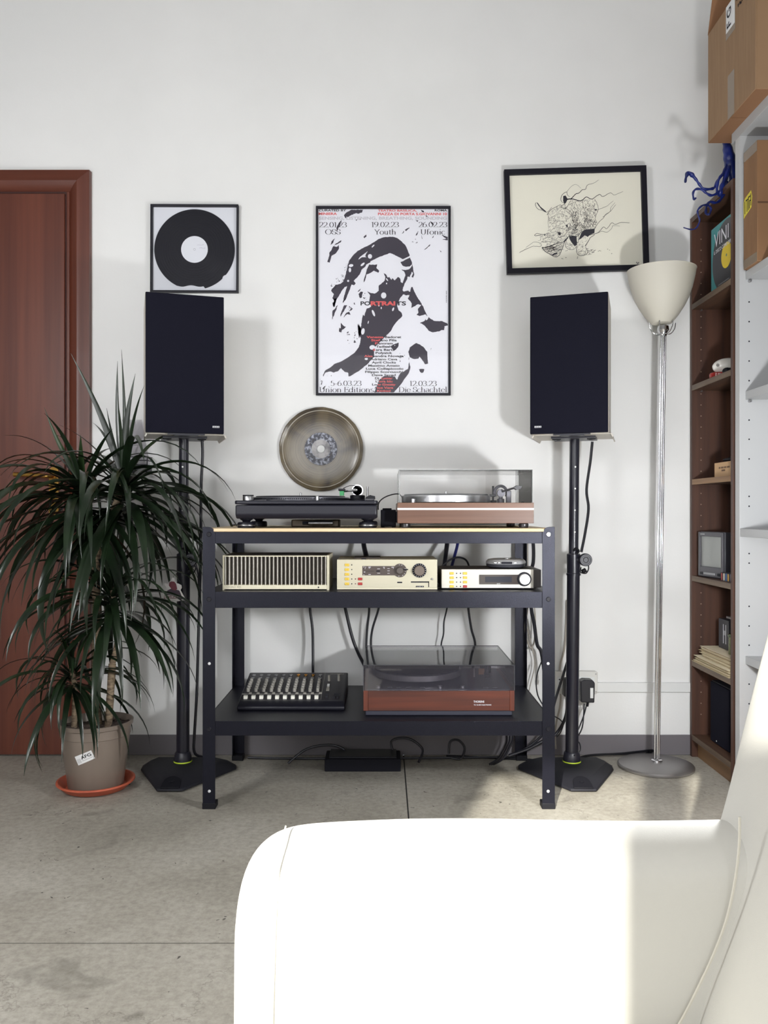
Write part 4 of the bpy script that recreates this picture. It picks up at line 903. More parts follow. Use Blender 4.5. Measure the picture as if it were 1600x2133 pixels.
for (pts, w) in (([(580,330),(590,290),(620,255),(655,240),(660,270),(690,300)], 3), ([(580,330),(590,355),(615,375)], 3), ([(650,245),(720,160),(780,150),(830,195)], 1.6), ([(275,372),(268,400),(300,450),(360,470),(410,490),(470,430)], 3), ([(410,520),(470,450),(580,395)], 3), ([(430,530),(425,600),(430,680)], 2), ([(340,770),(270,780),(258,772),(290,752),(370,762),(440,745)], 3), ([(70,990),(160,940),(240,910),(330,912),(340,880),(290,860),(240,860),(150,925)], 2.2), ([(345,920),(400,925),(470,900),(610,850)], 4), ([(350,925),(380,965),(450,1010),(515,1040),(560,1020),(590,960),(620,880),(640,830),(690,770)], 4), ([(690,770),(760,785),(790,780),(840,730),(900,705)], 3.5), ([(1000,690),(1030,640),(1060,600),(1110,560),(1130,520),(1200,470),(1260,395)], 2.5), ([(1040,460),(1110,430),(1170,400),(1230,345)], 2), ([(1100,550),(1140,520),(1190,480),(1200,430),(1250,370)], 2), ([(880,780),(960,765),(1040,740),(1080,700),(1110,670),(1150,690),(1210,620),(1250,640),(1330,615),(1430,620)], 3), ([(1040,745),(1090,725),(1150,735),(1210,690),(1225,655),(1310,660)], 2), ([(775,785),(770,830),(790,870),(800,840),(800,780)], 3), ([(880,910),(920,850),(950,800),(1000,765)], 4), ([(785,905),(775,950),(790,1010),(850,1025),(905,1000),(910,960),(885,920)], 3), ([(800,990),(830,965),(880,975),(880,1005),(830,1015)], 2), ([(650,830),(640,910),(690,950),(750,940),(780,900)], 2.5), ([(540,750),(560,735),(595,755)], 4), ([(545,785),(570,800),(600,780)], 3), ([(660,640),(700,630),(690,670),(660,690)], 2), ([(640,400),(600,400),(590,430),(640,440),(690,370),(700,340)], 3)): stroke(dk, wiggle(pts, 4, 2.5), w * 1.35, w * 0.9)
for (u, v) in ((590,1060),(605,1064),(640,1050),(785,1040),(780,1055),(640,965),(655,962),(1040,970),(1055,962),(1070,968),(1155,945),(1180,955),(1205,998)): stroke(dk, [(u, v), (u + rn.uniform(5, 12), v + rn.uniform(-4, 4))], 6, 3)
for (pts, w) in (([(470,560),(520,520),(600,510),(660,540)], 2.2), ([(460,640),(520,600),(600,600),(640,640)], 2.2), ([(450,720),(520,680),(600,690),(650,720)], 2.2), ([(430,800),(500,770),(560,700)], 2), ([(360,830),(420,800),(500,820),(560,860)], 2.4), ([(340,860),(420,850),(500,860),(580,840)], 2.2), ([(620,440),(690,470),(720,540),(740,620),(770,660)], 2.6), ([(650,480),(700,520),(730,600)], 2), ([(600,790),(640,760),(680,700),(700,640)], 2.4), ([(400,960),(470,930),(560,920),(600,900)], 2.4), ([(420,985),(500,955),(590,940)], 2.4), ([(1000,330),(1035,400),(1040,470),(1005,560),(1030,620)], 2.6), ([(850,350),(860,430),(900,520),(900,620)], 1.8), ([(760,360),(790,450),(800,560),(770,680)], 1.8), ([(680,400),(720,380),(800,350),(900,335)], 2.4)): stroke(dk, wiggle(pts, 5, 3), w * 1.2, w * 0.7)
lt.build('light_hatching', mat('ink_light', (150, 146, 142), 0.7), rp, smooth=False)
md.build('dark_hatching', mat('ink_mid', (100, 97, 98), 0.7), rp, smooth=False)
dk.build('line_work', mat('ink_line', (44, 43, 52), 0.7), rp, smooth=False)
sg = MB()
for (u, v) in ((1512, 1100), (1524, 1112), (1536, 1102)): stroke(sg, [(u, v + 18), (u + 6, v), (u + 10, v + 20)], 4)
sg.build('signature', mat('ink_mid', (122, 119, 118)), rp, smooth=False)
MB().box(-RW/2 + 0.019, RW/2 - 0.019, -0.013, -0.012, -RH/2 + 0.019, RH/2 - 0.019).build('glazing', GLASS, rh)

# ---- smoky clear disc hung on the wall above the black record player
Yp = YW - 0.02
cx, cz = X(668.5, Yp), Zh(935, Yp)
cd = thing('clear_disc', 'translucent smoky amber record with ragged rim hung on the wall', 'record', (cx, YW - 0.004, cz))
r = 175 / 2 * Yp / F
def amber():
    m = bpy.data.materials.new('smoky_amber_vinyl'); m.use_nodes = True
    nt = m.node_tree; N = nt.nodes; L = nt.links; N.remove(N['Principled BSDF'])
    tc = N.new('ShaderNodeTexCoord')
    sp = N.new('ShaderNodeSeparateXYZ'); L.new(tc.outputs['Object'], sp.inputs[0])
    cb = N.new('ShaderNodeCombineXYZ'); L.new(sp.outputs[0], cb.inputs[0]); L.new(sp.outputs[2], cb.inputs[1])
    ln = N.new('ShaderNodeVectorMath'); ln.operation = 'LENGTH'; L.new(cb.outputs[0], ln.inputs[0])
    ns = N.new('ShaderNodeTexNoise'); ns.noise_dimensions = '1D'; ns.inputs['Scale'].default_value = 420; ns.inputs['Detail'].default_value = 3
    L.new(ln.outputs['Value'], ns.inputs['W'])
    n2 = N.new('ShaderNodeTexNoise'); n2.inputs['Scale'].default_value = 7.5; n2.inputs['Detail'].default_value = 2; n2.inputs['Distortion'].default_value = 1.0; L.new(tc.outputs['Object'], n2.inputs[0])
    ad = N.new('ShaderNodeMath'); ad.operation = 'ADD'
    m1 = N.new('ShaderNodeMath'); m1.operation = 'MULTIPLY'; m1.inputs[1].default_value = 0.45; L.new(ns.outputs[0], m1.inputs[0])
    m2 = N.new('ShaderNodeMath'); m2.operation = 'MULTIPLY'; m2.inputs[1].default_value = 0.62; L.new(n2.outputs[0], m2.inputs[0])
    L.new(m1.outputs[0], ad.inputs[0]); L.new(m2.outputs[0], ad.inputs[1])
    cr = N.new('ShaderNodeValToRGB'); e = cr.color_ramp.elements
    e[0].position = 0.36; e[0].color = lin((54, 50, 51)) + (1,); e[1].position = 0.70; e[1].color = lin((142, 129, 103)) + (1,)
    x = e.new(0.5); x.color = lin((102, 91, 74)) + (1,)
    L.new(ad.outputs[0], cr.inputs[0])
    tr = N.new('ShaderNodeBsdfTransparent'); L.new(cr.outputs[0], tr.inputs[0])
    df = N.new('ShaderNodeBsdfDiffuse'); L.new(cr.outputs[0], df.inputs[0])
    gl = N.new('ShaderNodeBsdfGlossy'); gl.inputs['Roughness'].default_value = 0.18
    a = N.new('ShaderNodeMixShader'); a.inputs[0].default_value = 0.72; L.new(tr.outputs[0], a.inputs[1]); L.new(df.outputs[0], a.inputs[2])
    b2 = N.new('ShaderNodeMixShader'); b2.inputs[0].default_value = 0.055; L.new(a.outputs[0], b2.inputs[1]); L.new(gl.outputs[0], b2.inputs[2])
    bp = N.new('ShaderNodeBump'); bp.inputs['Strength'].default_value = 0.2; bp.inputs['Distance'].default_value = 0.001; L.new(ns.outputs[0], bp.inputs['Height']); L.new(bp.outputs[0], gl.inputs['Normal'])
    L.new(b2.outputs[0], N['Material Output'].inputs[0]); return m
AMB = amber()
b = MB(); n = 120; vs = []; fs = []
prof = [(0.0145, -0.012), (0.05, -0.0125), (0.062, -0.012), (0.137, -0.012), (0.143, -0.0145), (0.148, -0.013), (0.154, -0.012), (r, -0.0105), (r - 0.001, -0.0085), (0.150, -0.0095), (0.137, -0.010), (0.0145, -0.010)]
for i, (q, h) in enumerate(prof):
    for k in range(n):
        a = 2 * math.pi * k / n
        w_ = (0.0008 * math.sin(3 * a + 1) + 0.0004 * math.sin(13 * a) + 0.0003 * math.sin(29 * a + 2)) if q > 0.149 else 0
        vs.append(((q + w_) * math.cos(a), h, (q + w_) * math.sin(a)))
m_ = len(prof)
for i in range(m_):
    for k in range(n): fs.append((i*n + k, i*n + (k+1) % n, ((i+1) % m_)*n + (k+1) % n, ((i+1) % m_)*n + k))
b.add(vs, fs); b.build('disc', AMB, cd)
rim = MB().lathe([(0.1435, -0.0146), (0.1445, -0.0156), (0.1458, -0.0146)], (0, 0, 0), 96, 'y', cap=False).build('rim_ridge', mat('rim_gloss', (206, 200, 190), 0.12, spec=0.8), cd)
MARB = mat('marbled_label', (30, 32, 50), 0.35, rgb2=(150, 154, 168), scale=(95, 95, 95), detail=6, contrast=(0.46, 0.60))
MB().lathe([(0.0355, -0.0128), (0.0615, -0.0128)], (0, 0, 0), 64, 'y', cap=False).build('label_ring', MARB, cd)
MB().lathe([(0.0145, -0.0131), (0.0357, -0.0131)], (0, 0, 0), 64, 'y', cap=False).build('label_centre', mat('label_silver', (150, 148, 148), 0.4, metal=0.4, rgb2=(84, 82, 86), scale=(40, 40, 40), contrast=(0.4, 0.7)), cd)
MB().lathe([(0.0430, -0.0130), (0.0436, -0.0136), (0.0442, -0.0130)], (0, 0, 0), 64, 'y', cap=False).build('label_bead', CHROME, cd)
MB().lathe([(0.006, 0.003), (0.006, -0.006), (0.013, -0.007), (0.0145, -0.010), (0.0140, -0.0138), (0.0, -0.0150)], (0, 0, 0), 32, 'y').build('wall_peg', WHITE, cd)
# ================================================================== SPEAKERS ON STANDS
GRILLE = mat('grille_cloth', (23, 23, 34), 0.9, spec=0.1, bump=0.2, bscale=900)
CAB = mat('pale_cabinet', (206, 200, 190), 0.5)
LIME = mat('lime_ring', (196, 222, 60), 0.45)
STB = mat('stand_black', (34, 34, 44), 0.38, spec=0.5)
STP = mat('stand_pole_black', (30, 30, 40), 0.3, spec=0.5)
def speaker(label, px_c, Yc, z0, h, w, d, yaw, badge_x):
    t = thing('loudspeaker', label, 'speaker', (X(px_c, Yc), Yc, z0), yaw, 'loudspeakers on stands')
    MB().box(-w/2, w/2, -d/2 + 0.012, d/2, 0, h).build('cabinet', CAB, t, bevel=0.003)
    MB().box(-w/2 + 0.001, w/2 - 0.001, -d/2, -d/2 + 0.0125, 0.001, h - 0.001).build('grille', GRILLE, t, bevel=0.003, seg=3)
    bd = MB().box(badge_x - 0.0115, badge_x + 0.0115, -d/2 - 0.001, -d/2, 0.022, 0.0285).build('badge', mat('badge_silver', (206, 206, 208), 0.4), t)
    mk = MB()
    for k in range(6): mk.box(badge_x - 0.0105 + 0.0036 * k, badge_x - 0.0083 + 0.0036 * k, -d/2 - 0.0012, -d/2 - 0.0009, 0.0262 - 0.002 * (k % 2), 0.0276)
    mk.box(badge_x - 0.0105, badge_x + 0.0105, -d/2 - 0.0012, -d/2 - 0.0009, 0.0228, 0.0240)
    mk.build('badge_print', mat('badge_ink', (96, 96, 104), 0.5), bd)
    return t
def stand(label, px_c, Yc, px_top, ztop, yaw, flip):
    cx = X(px_c, Yc)
    t = thing('speaker_stand', label, 'stand', (cx, Yc, 0), 0, 'speaker stands')
    # heavy base plate with sloping flanks and three clipped corners
    outer = [(-0.055, -0.235), (0.03, -0.235), (0.145, -0.015), (0.15, 0.02), (0.115, 0.075), (-0.115, 0.075), (-0.185, 0.03), (-0.19, 0.0)]
    inner = [(-0.048, -0.175), (0.024, -0.175), (0.118, -0.012), (0.118, 0.010), (0.098, 0.055), (-0.10, 0.055), (-0.150, 0.022), (-0.152, 0.006)]
    if flip: outer = [(-x, y) for (x, y) in outer]; inner = [(-x, y) for (x, y) in inner]
    n = len(outer); vs = []
    for (k, z) in ((0, 0.004), (0, 0.012), (1, 0.034)):
        src = inner if k else outer
        vs += [(p[0], p[1], z) for p in src]
    b = MB().add(vs, [tuple(range(n))] + [(i, (i+1) % n, (i+1) % n + n, i + n) for i in range(n)] + [(i + n, (i+1) % n + n, (i+1) % n + 2*n, i + 2*n) for i in range(n)] + [tuple(range(2*n, 3*n))])
    bs = b.build('base', mat('base_black', (27, 27, 33), 0.6, spec=0.25), t, bevel=0.004, seg=3)
    s = -1 if flip else 1
    # arched pad on the front corner
    pad = [(-0.032, 0), (0.032, 0)] + [(0.030 * math.cos(R(a)), 0.028 + 0.034 * math.sin(R(a))) for a in range(0, 181, 20)]
    pm = MB().prism(pad, 0.0, 0.004, 'xy').build('foot_pad', RUBBER, bs, loc=(s * -0.0125, -0.2345, 0.0135), rot=(R(20.5), 0, 0), bevel=0.001)
    MB().lathe([(0.009, 0.004), (0.009, 0.006), (0.004, 0.006), (0.0, 0.005)], (0, 0.034, 0), 18).build('pad_ring', RUBBER, pm)
    for (x, y) in ((0.0, -0.2), (0.12, 0.03), (-0.14, 0.03)): MB().lathe([(0.015, 0), (0.015, 0.005)], (s * x, y, 0), 14).build('foot', RUBBER, bs)
    zc = 0.77; hc = 0.085
    dx = X(px_top, Yc) - cx                       # the poles lean very slightly
    def ax(z): return (dx * z / ztop, 0, z)
    MB().tube([ax(0.030), ax(zc)], 0.0228, 24).build('lower_pole', STP, t)
    MB().lathe([(0.031, 0.032), (0.031, 0.044), (0.0275, 0.066), (0.0245, 0.070)], (dx * 0.03, 0, 0), 28).build('socket', STB, t)
    MB().lathe([(0.0316, 0.033), (0.0322, 0.034), (0.0322, 0.037), (0.0316, 0.038)], (0, 0, 0), 32, cap=False).build('trim_ring', LIME, t)
    up = MB().tube([ax(zc - 0.05), ax(ztop - 0.004)], 0.0172, 24).build('upper_pole', STP, t)
    for py in (973, 1018, 1063, 1108):
        z = Zh(py, Yc); p = ax(z)
        MB().lathe([(0.0031, -0.0160), (0.0031, -0.0176), (0, -0.0176)], (p[0], 0, z), 12, 'y').build('pin_hole', mat('hole_bright', (222, 222, 220), 0.7), up)
    p = ax(zc)
    cl = MB().lathe([(0.0255, -0.075), (0.0255, -0.068), (0.0238, -0.066), (0.0238, 0.0), (0.020, 0.003)], p, 28).build('collar', STP, t)
    kx = p[0] + (-s if flip else s) * 0.034
    kx = p[0] + 0.034
    kb = MB().lathe([(0.019, -0.022), (0.0225, -0.024), (0.0225, -0.040), (0.020, -0.043), (0.016, -0.043), (0.015, -0.0415), (0.0, -0.0415)], (kx, 0, zc - 0.018), 32, 'y').build('clamp_knob', STB, t)
    MB().lathe([(0.008, -0.0417), (0.009, -0.0425), (0.010, -0.0417)], (kx, 0, zc - 0.018), 24, 'y', cap=False).build('knob_mark', RUBBER, kb)
    MB().cyl((p[0], -0.012, zc - 0.018), (kx, -0.026, zc - 0.018), 0.009).build('clamp_bolt', STB, t)
    MB().tube(smooth_path([(kx + 0.012, -0.02, zc - 0.03), (kx + 0.014, -0.022, zc - 0.05), (kx + 0.004, -0.024, zc - 0.066), (kx - 0.014, -0.022, zc - 0.062), (kx - 0.012, -0.02, zc - 0.045)], 5), 0.0022, 6).build('pin_tether', RUBBER, t)
    MB().tube([(kx + 0.002, -0.028, zc - 0.054), (kx - 0.010, -0.03, zc - 0.060)], 0.008, 12).build('pin_head', RUBBER, t)
    MB().tube(smooth_path([(p[0] - 0.006, -0.022, zc + 0.012), (p[0] + 0.004, -0.024, zc + 0.022), (p[0] + 0.014, -0.022, zc + 0.012), (p[0] + 0.006, -0.024, zc + 0.004)], 5), 0.0035, 8).build('locking_pin', RUBBER, t)
    q = ax(ztop)
    tp = bpy.data.objects.new('top_plate', MB().box(-0.075, 0.075, -0.07, 0.07, -0.010, -0.0005).data('top_plate', STB)); COL.objects.link(tp); tp.parent = t
    tp.location = q; tp.rotation_euler = (0, 0, yaw)
    MB().box(-0.040, 0.040, -0.126, -0.07, -0.006, -0.0005).build('tongue', STB, tp)
    ty = MB().box(-0.128, 0.128, -0.120, 0.10, -0.0028, -0.0004)
    for k in (-1, 1): ty.prism([(k * 0.128, -0.0028), (k * 0.132, -0.0004), (k * 0.137, -0.012), (k * 0.133, -0.013)], -0.120, 0.10)
    ty.build('tray', mat('tray_grey', (190, 184, 174), 0.5), tp)
    for k in (-1, 1):
        MB().box(k * 0.045, k * 0.075, -0.035, -0.028, -0.0125, -0.010).build('slot', RUBBER, tp)
        MB().cbox(k * 0.055, -0.02, -0.0115, 0.010, 0.010, 0.003).build('bolt', RUBBER, tp)
    return t, tp
YS = 2.985
ZS = 1.187
spL = speaker('black-fronted loudspeaker above the potted plant, beside the door', 381, 2.975, ZS, 0.474, 0.262, 0.25, R(17), 0.103)
spR = speaker('black-fronted loudspeaker beside the floor lamp, below the crooked drawing', 1190.5, 2.975, ZS, 0.474, 0.262, 0.25, R(-17), -0.103)
stL, tpL = stand('black speaker stand rising behind the potted plant', 381, YS, 383, ZS, R(17), True)
stR, tpR = stand('black speaker stand between the workbench and the floor lamp', 1191, YS, 1197, ZS, R(-17), False)
for tp in (tpL, tpR):      # front lip with the maker's mark
    lp = MB().prism([(-0.062, 0.0), (0.062, 0.0), (0.055, 0.012), (-0.055, 0.012)], -0.1290, -0.1265).build('lip', STB, tp, bevel=0.0005)
    MB().box(-0.062, 0.062, -0.1285, -0.12, -0.004, 0.0).build('lip_fold', STB, tp)
    fit_text('Gravity', 0.0165, 0.0052, LIME, lp, (-0.0015, -0.1293, 0.0032), align='CENTER')
    MB().lathe([(0.0034, -0.1294), (0.0042, -0.1296), (0.0050, -0.1294)], (0.0135, 0, 0.006), 20, 'y', cap=False).build('logo_ring', LIME, lp)
    text('G', 0.006, LIME, lp, (0.0118, -0.1294, 0.0042))

# ================================================================== FLOOR LAMP
YL = 3.03
bx, tx = X(1368, YL), X(1381.5, YL)
bz, tz = 0.022, Zh(690, YL)
lp = thing('floor_lamp', 'chrome floor lamp with a frosted bowl shade, beside the dark bookcase', 'lamp', (bx, YL, 0))
MB().lathe([(0.126, 0.0), (0.133, 0.002), (0.134, 0.008), (0.130, 0.013), (0.115, 0.017), (0.06, 0.021), (0.0, 0.023)], (-0.003, 0, 0), 64).build('base', mat('lamp_base_satin', (150, 147, 146), 0.38, metal=0.75), lp)
MB().lathe([(0.020, 0.020), (0.020, 0.027), (0.017, 0.029)], (0, 0, 0), 24).build('collar', CHROME, lp)
ddx = (tx - bx)
for k, (ox, oy) in enumerate(((-0.0075, 0.0), (0.0, -0.006), (0.0075, 0.0))):
    MB().cyl((ox, oy, bz), (ddx + ox, oy, tz), 0.0037, n=14).build('rod', CHROME, lp)
hz = Zh(680, YL); c0 = (X(1380, YL) - bx, 0)
MB().lathe([(0.012, tz - 0.018), (0.014, tz - 0.005), (0.021, tz + 0.004), (0.019, tz + 0.018), (0.0, tz + 0.020)], (c0[0] + 0.003, 0, 0), 28).build('lamp_holder', CHROME, lp)
for a in (0, 60, 120, 180, 240, 300):
    ca_, sa_ = math.cos(R(a)), math.sin(R(a))
    MB().tube(smooth_path([(c0[0] + 0.008 * ca_, 0.008 * sa_, tz - 0.012), (c0[0] + 0.03 * ca_, 0.03 * sa_, tz - 0.008), (c0[0] + 0.044 * ca_, 0.044 * sa_, tz + 0.010), (c0[0] + 0.047 * ca_, 0.047 * sa_, tz + 0.03)], 5), 0.0017, 8).build('cradle_wire', CHROME, lp)
SH = mat('frosted_glass', (198, 194, 182), 0.55, spec=0.4)
nt = SH.node_tree; P_ = nt.nodes['Principled BSDF']; P_.inputs['Transmission Weight'].default_value = 0.0
P_.inputs['Subsurface Weight'].default_value = 0.0
pts = [(0.020, 1.598), (0.036, 1.600), (0.058, 1.626), (0.079, 1.659), (0.095, 1.691), (0.106, 1.724), (0.114, 1.758), (0.1195, 1.790)]
prof = pts + [(0.121, 1.7915), (0.117, 1.790)] + [(p[0] - 0.004, p[1] + 0.003) for p in pts[-2::-1]]
MB().lathe(prof, (X(1378, YL) - bx, 0, 0), 56).build('shade', SH, lp)
tag(MB().tube(smooth_path([(bx + 0.005, YL + 0.134, 0.010), (bx + 0.03, YL + 0.142, 0.02), (bx - 0.10, YL + 0.10, 0.02), (bx - 0.22, YL + 0.09, 0.016), (bx - 0.34, 3.08, 0.006), (bx - 0.50, 3.115, 0.005), (bx - 0.75, 3.15, 0.005)], 6), 0.0042, 8).build('lamp_cord', RUBBER), 'black mains cord running along the floor behind the floor lamp', 'cord')
# ================================================================== POTTED DRACAENA
PX, PY = X(197, 2.786), 2.80
sc = thing('plant_saucer', 'round terracotta saucer under the grey-brown plant pot', 'saucer', (PX, PY, 0))
MB().lathe([(0.088, 0.0), (0.100, 0.004), (0.118, 0.020), (0.126, 0.026), (0.1255, 0.031), (0.120, 0.031), (0.110, 0.022), (0.095, 0.0085), (0.0, 0.008)], (0, 0, 0), 56).build('dish', mat('terracotta', (188, 92, 64), 0.6, rgb2=(170, 80, 56), scale=(25, 25, 25)), sc)
pl = thing('dracaena_plant', 'tall many-headed dracaena with drooping dark leaves in a grey-brown pot', 'plant', (PX, PY, 0.0085))
POT = mat('taupe_pot', (124, 112, 102), 0.32, spec=0.5)
pot = MB().lathe([(0.086, 0.0), (0.0885, 0.003), (0.109, 0.168), (0.1095, 0.172), (0.1115, 0.174), (0.1125, 0.202), (0.119, 0.205), (0.1205, 0.218), (0.1165, 0.219), (0.111, 0.206), (0.108, 0.16), (0.0, 0.16)], (0, 0, 0), 64).build('pot', POT, pl)
# paper sticker wrapped on the pot
st = MB(); n = 12
a0, a1 = R(-97), R(-68)
def potp(a, z, off=0.0010):
    r_ = 0.0885 + (0.109 - 0.0885) * (z - 0.003) / 0.165 + off; return (r_ * math.cos(a), r_ * math.sin(a), z)
import itertools
def stick(u, v, off=0.0010):          # u along, v across the slanted label, metres
    c_, s_ = math.cos(R(23)), math.sin(R(23))
    x_ = u * c_ - v * s_; z = 0.122 + u * s_ + v * c_
    a = R(-91) + x_ / 0.104
    return potp(a, z, off)
def sheet(u0, u1, v0, v1, off, nu=10):
    b = MB(); vs = [stick(u0 + (u1 - u0) * i / nu, v, off) for v in (v0, v1) for i in range(nu + 1)]
    return b.add(vs, [(i, i + 1, i + nu + 2, i + nu + 1) for i in range(nu)])
LBL = sheet(-0.030, 0.030, -0.015, 0.015, 0.0010).build('label', mat('label_paper', (226, 226, 226), 0.6), pot)
bk = MB()
for k in range(6):
    s_ = sheet(-0.027 + 0.0024 * k, -0.0262 + 0.0024 * k, -0.011, 0.004, 0.0013, 1); bk.add(s_.v, s_.f)
s_ = sheet(-0.010, 0.026, -0.0075, -0.0062, 0.0013, 6); bk.add(s_.v, s_.f)
bk.build('label_print', mat('label_grey_ink', (150, 150, 150), 0.6), LBL)
def wrap_text(s, u, v, size, m, par, sx=1.25):
    cu = bpy.data.curves.new('t', 'FONT'); cu.body = s; cu.size = size; cu.offset = 0.02 * size; cu.resolution_u = 3
    t = bpy.data.objects.new('t', cu); me = bpy.data.meshes.new_from_object(t); bpy.data.objects.remove(t); bpy.data.curves.remove(cu)
    for vv in me.vertices: vv.co = stick(u + vv.co.x * sx, v + vv.co.y, 0.0015)
    me.materials.clear(); me.materials.append(m); o = bpy.data.objects.new('lettering', me); COL.objects.link(o); o.parent = par; return o
wrap_text('AFG', -0.010, -0.001, 0.0145, INK, LBL, 1.3)
# soil
so = MB(); n = 40; vs = [(0, 0, 0.198)]; fs = []
for j in range(1, 7):
    for k in range(n):
        a = 2 * math.pi * k / n; r_ = 0.109 * j / 6
        vs.append((r_ * math.cos(a), r_ * math.sin(a), 0.196 + random.uniform(-0.004, 0.006) + 0.006 * math.sin(a * 2 + 1)))
fs += [(0, 1 + k, 1 + (k + 1) % n) for k in range(n)]
for j in range(5):
    for k in range(n): fs.append((1 + j*n + k, 1 + (j+1)*n + k, 1 + (j+1)*n + (k+1) % n, 1 + j*n + (k+1) % n))
so.add(vs, fs).build('soil', mat('dark_soil', (44, 36, 32), 0.95, rgb2=(74, 62, 54), scale=(120, 120, 120), bump=0.8, bscale=220), pl, smooth=False)
for k in range(26):
    a = random.uniform(0, 6.28); r_ = random.uniform(0.02, 0.1)
    MB().sphere((r_ * math.cos(a), r_ * math.sin(a), 0.200), random.uniform(0.003, 0.007), nu=7, nv=5).build('soil_crumb', MATS['dark_soil'], pl)
BARK = mat('pale_bark', (150, 132, 108), 0.8, rgb2=(92, 76, 62), scale=(50, 50, 160), detail=5, bump=0.5, bscale=180)
LEAF = mat('dark_glossy_leaf', (19, 29, 19), 0.28, spec=0.55, rgb2=(32, 48, 28), scale=(6, 6, 6), contrast=(0.35, 0.75), coords='Object')
LEAF2 = mat('young_leaf', (40, 60, 30), 0.30, spec=0.55, rgb2=(30, 46, 25), scale=(6, 6, 6))
def leaf_mesh(kind, L_, wmax, th0, droop, twist, m, n=12):
    """strap leaf in the local xz plane: leaves the origin at elevation th0 and bends down by `droop`"""
    vs = []; fs = []; x = z = 0.0; ds = L_ / n
    for i in range(n + 1):
        s_ = i / n
        th = th0 - droop * (s_ ** 1.25)
        if i: x += ds * math.cos(th); z += ds * math.sin(th)
        w_ = wmax * (0.62 + 0.38 * min(1, s_ * 4)) * (1 - max(0, (s_ - 0.35) / 0.65) ** 1.5) / 2
        w_ = max(w_, 0.0004)
        tw = twist * s_
        up = Vector((-math.sin(th), 0, math.cos(th))); side = Vector((0, 1, 0)) * math.cos(tw) + up * math.sin(tw)
        mid = Vector((x, 0, z)) - up * (w_ * 0.38); y_off = Vector((0, math.sin(s_ * 2.2) * 0.02 * twist, 0))
        for q in (Vector((x, 0, z)) - side * w_, mid, Vector((x, 0, z)) + side * w_): vs.append(q + y_off)
    for i in range(n):
        a = i * 3
        fs += [(a, a + 1, a + 4, a + 3), (a + 1, a + 2, a + 5, a + 4)]
    return MB().add(vs, fs).data('leaf', m, angle=80)
rl = random.Random(21)
VAR = {}
def variant(kind):
    k = (kind, rl.randint(0, 6))
    if k not in VAR:
        j = rl.uniform
        if kind == 'up': VAR[k] = leaf_mesh(kind, 0.36, 0.022, R(j(62, 84)), R(j(15, 80)), j(-.4, .4), LEAF if k[1] > 1 else LEAF2)
        elif kind == 'mid': VAR[k] = leaf_mesh(kind, 0.50, 0.028, R(j(35, 62)), R(j(110, 150)), j(-.6, .6), LEAF)
        elif kind == 'out': VAR[k] = leaf_mesh(kind, 0.54, 0.033, R(j(5, 40)), R(j(95, 122)), j(-.6, .6), LEAF)
        else: VAR[k] = leaf_mesh(kind, 0.52, 0.035, R(j(-35, 5)), R(j(55, 85)), j(-.5, .5), LEAF)
    return VAR[k]
def crown(cane, tip, n, size, mix=(0.07, 0.20, 0.33, 0.40), spread=0.12, wall=0.26):
    ph = 0.0
    for k in range(n):
        f_ = k / n; ph += 137.5 + rl.uniform(-14, 14)
        kind = 'up' if f_ < mix[0] else 'mid' if f_ < mix[0] + mix[1] else 'out' if f_ < sum(mix[:3]) else 'low'
        s_ = size * rl.uniform(0.72, 1.12)
        a = R(ph)
        zz = -spread * f_
        o = bpy.data.objects.new('leaf', variant(kind)); COL.objects.link(o); o.parent = cane
        # leaves that would reach into the wall or door are shorter
        reach = 0.33 * s_ * max(0, math.sin(a)); lim = wall
        if reach > lim and kind != 'up': s_ *= max(0.35, lim / reach)
        o.location = (tip[0] + 0.012 * math.cos(a), tip[1] + 0.012 * math.sin(a), tip[2] + zz)
        o.rotation_euler = (rl.uniform(-.12, .12), 0, a); o.scale = (s_, s_ * rl.uniform(.85, 1.15), s_)
def loc(px, py, Y): v = at(px, py, Y); return (v.x - PX, v.y - PY, v.z - 0.0085)
def cane(pts, r0, r1):
    q = smooth_path(pts, 6); m_ = len(q)
    rs = [(r0 + (r1 - r0) * i / (m_ - 1)) * (1 + 0.05 * math.sin(i * 2.1)) for i in range(m_)]
    return MB().tube(q, rs, 12).build('cane', BARK, pl)
s0 = (0.04, 0.0, 0.19); fork = loc(234, 1383, 2.80)
c1 = cane([s0, (0.045, 0, 0.26), fork], 0.0125, 0.0125)
tipB = loc(232, 1222, 2.78)
cB = cane([fork, loc(242, 1352, 2.79), loc(245, 1310, 2.78), tipB], 0.010, 0.009)
# the tallest cane stands behind and divides under the two upper heads
c2 = cane([(-0.005, 0.03, 0.19), loc(199, 1420, 2.83), loc(202, 1300, 2.83), loc(200, 1150, 2.82)], 0.016, 0.015)
tipA = loc(172, 1008, 2.80); tipC = loc(258, 1000, 2.80)
cA = cane([loc(200, 1160, 2.82), loc(186, 1090, 2.81), tipA], 0.013, 0.011)
cC = cane([loc(200, 1160, 2.82), loc(228, 1090, 2.81), tipC], 0.013, 0.011)
tipD = loc(150, 1392, 2.74)
cD = cane([(-0.062, -0.03, 0.19), loc(156, 1440, 2.745), tipD], 0.0095, 0.008)
crown(cA, tipA, 82, 0.94); crown(cC, tipC, 84, 0.96); crown(cB, tipB, 74, 0.80); crown(cD, tipD, 52, 0.60, spread=0.07)
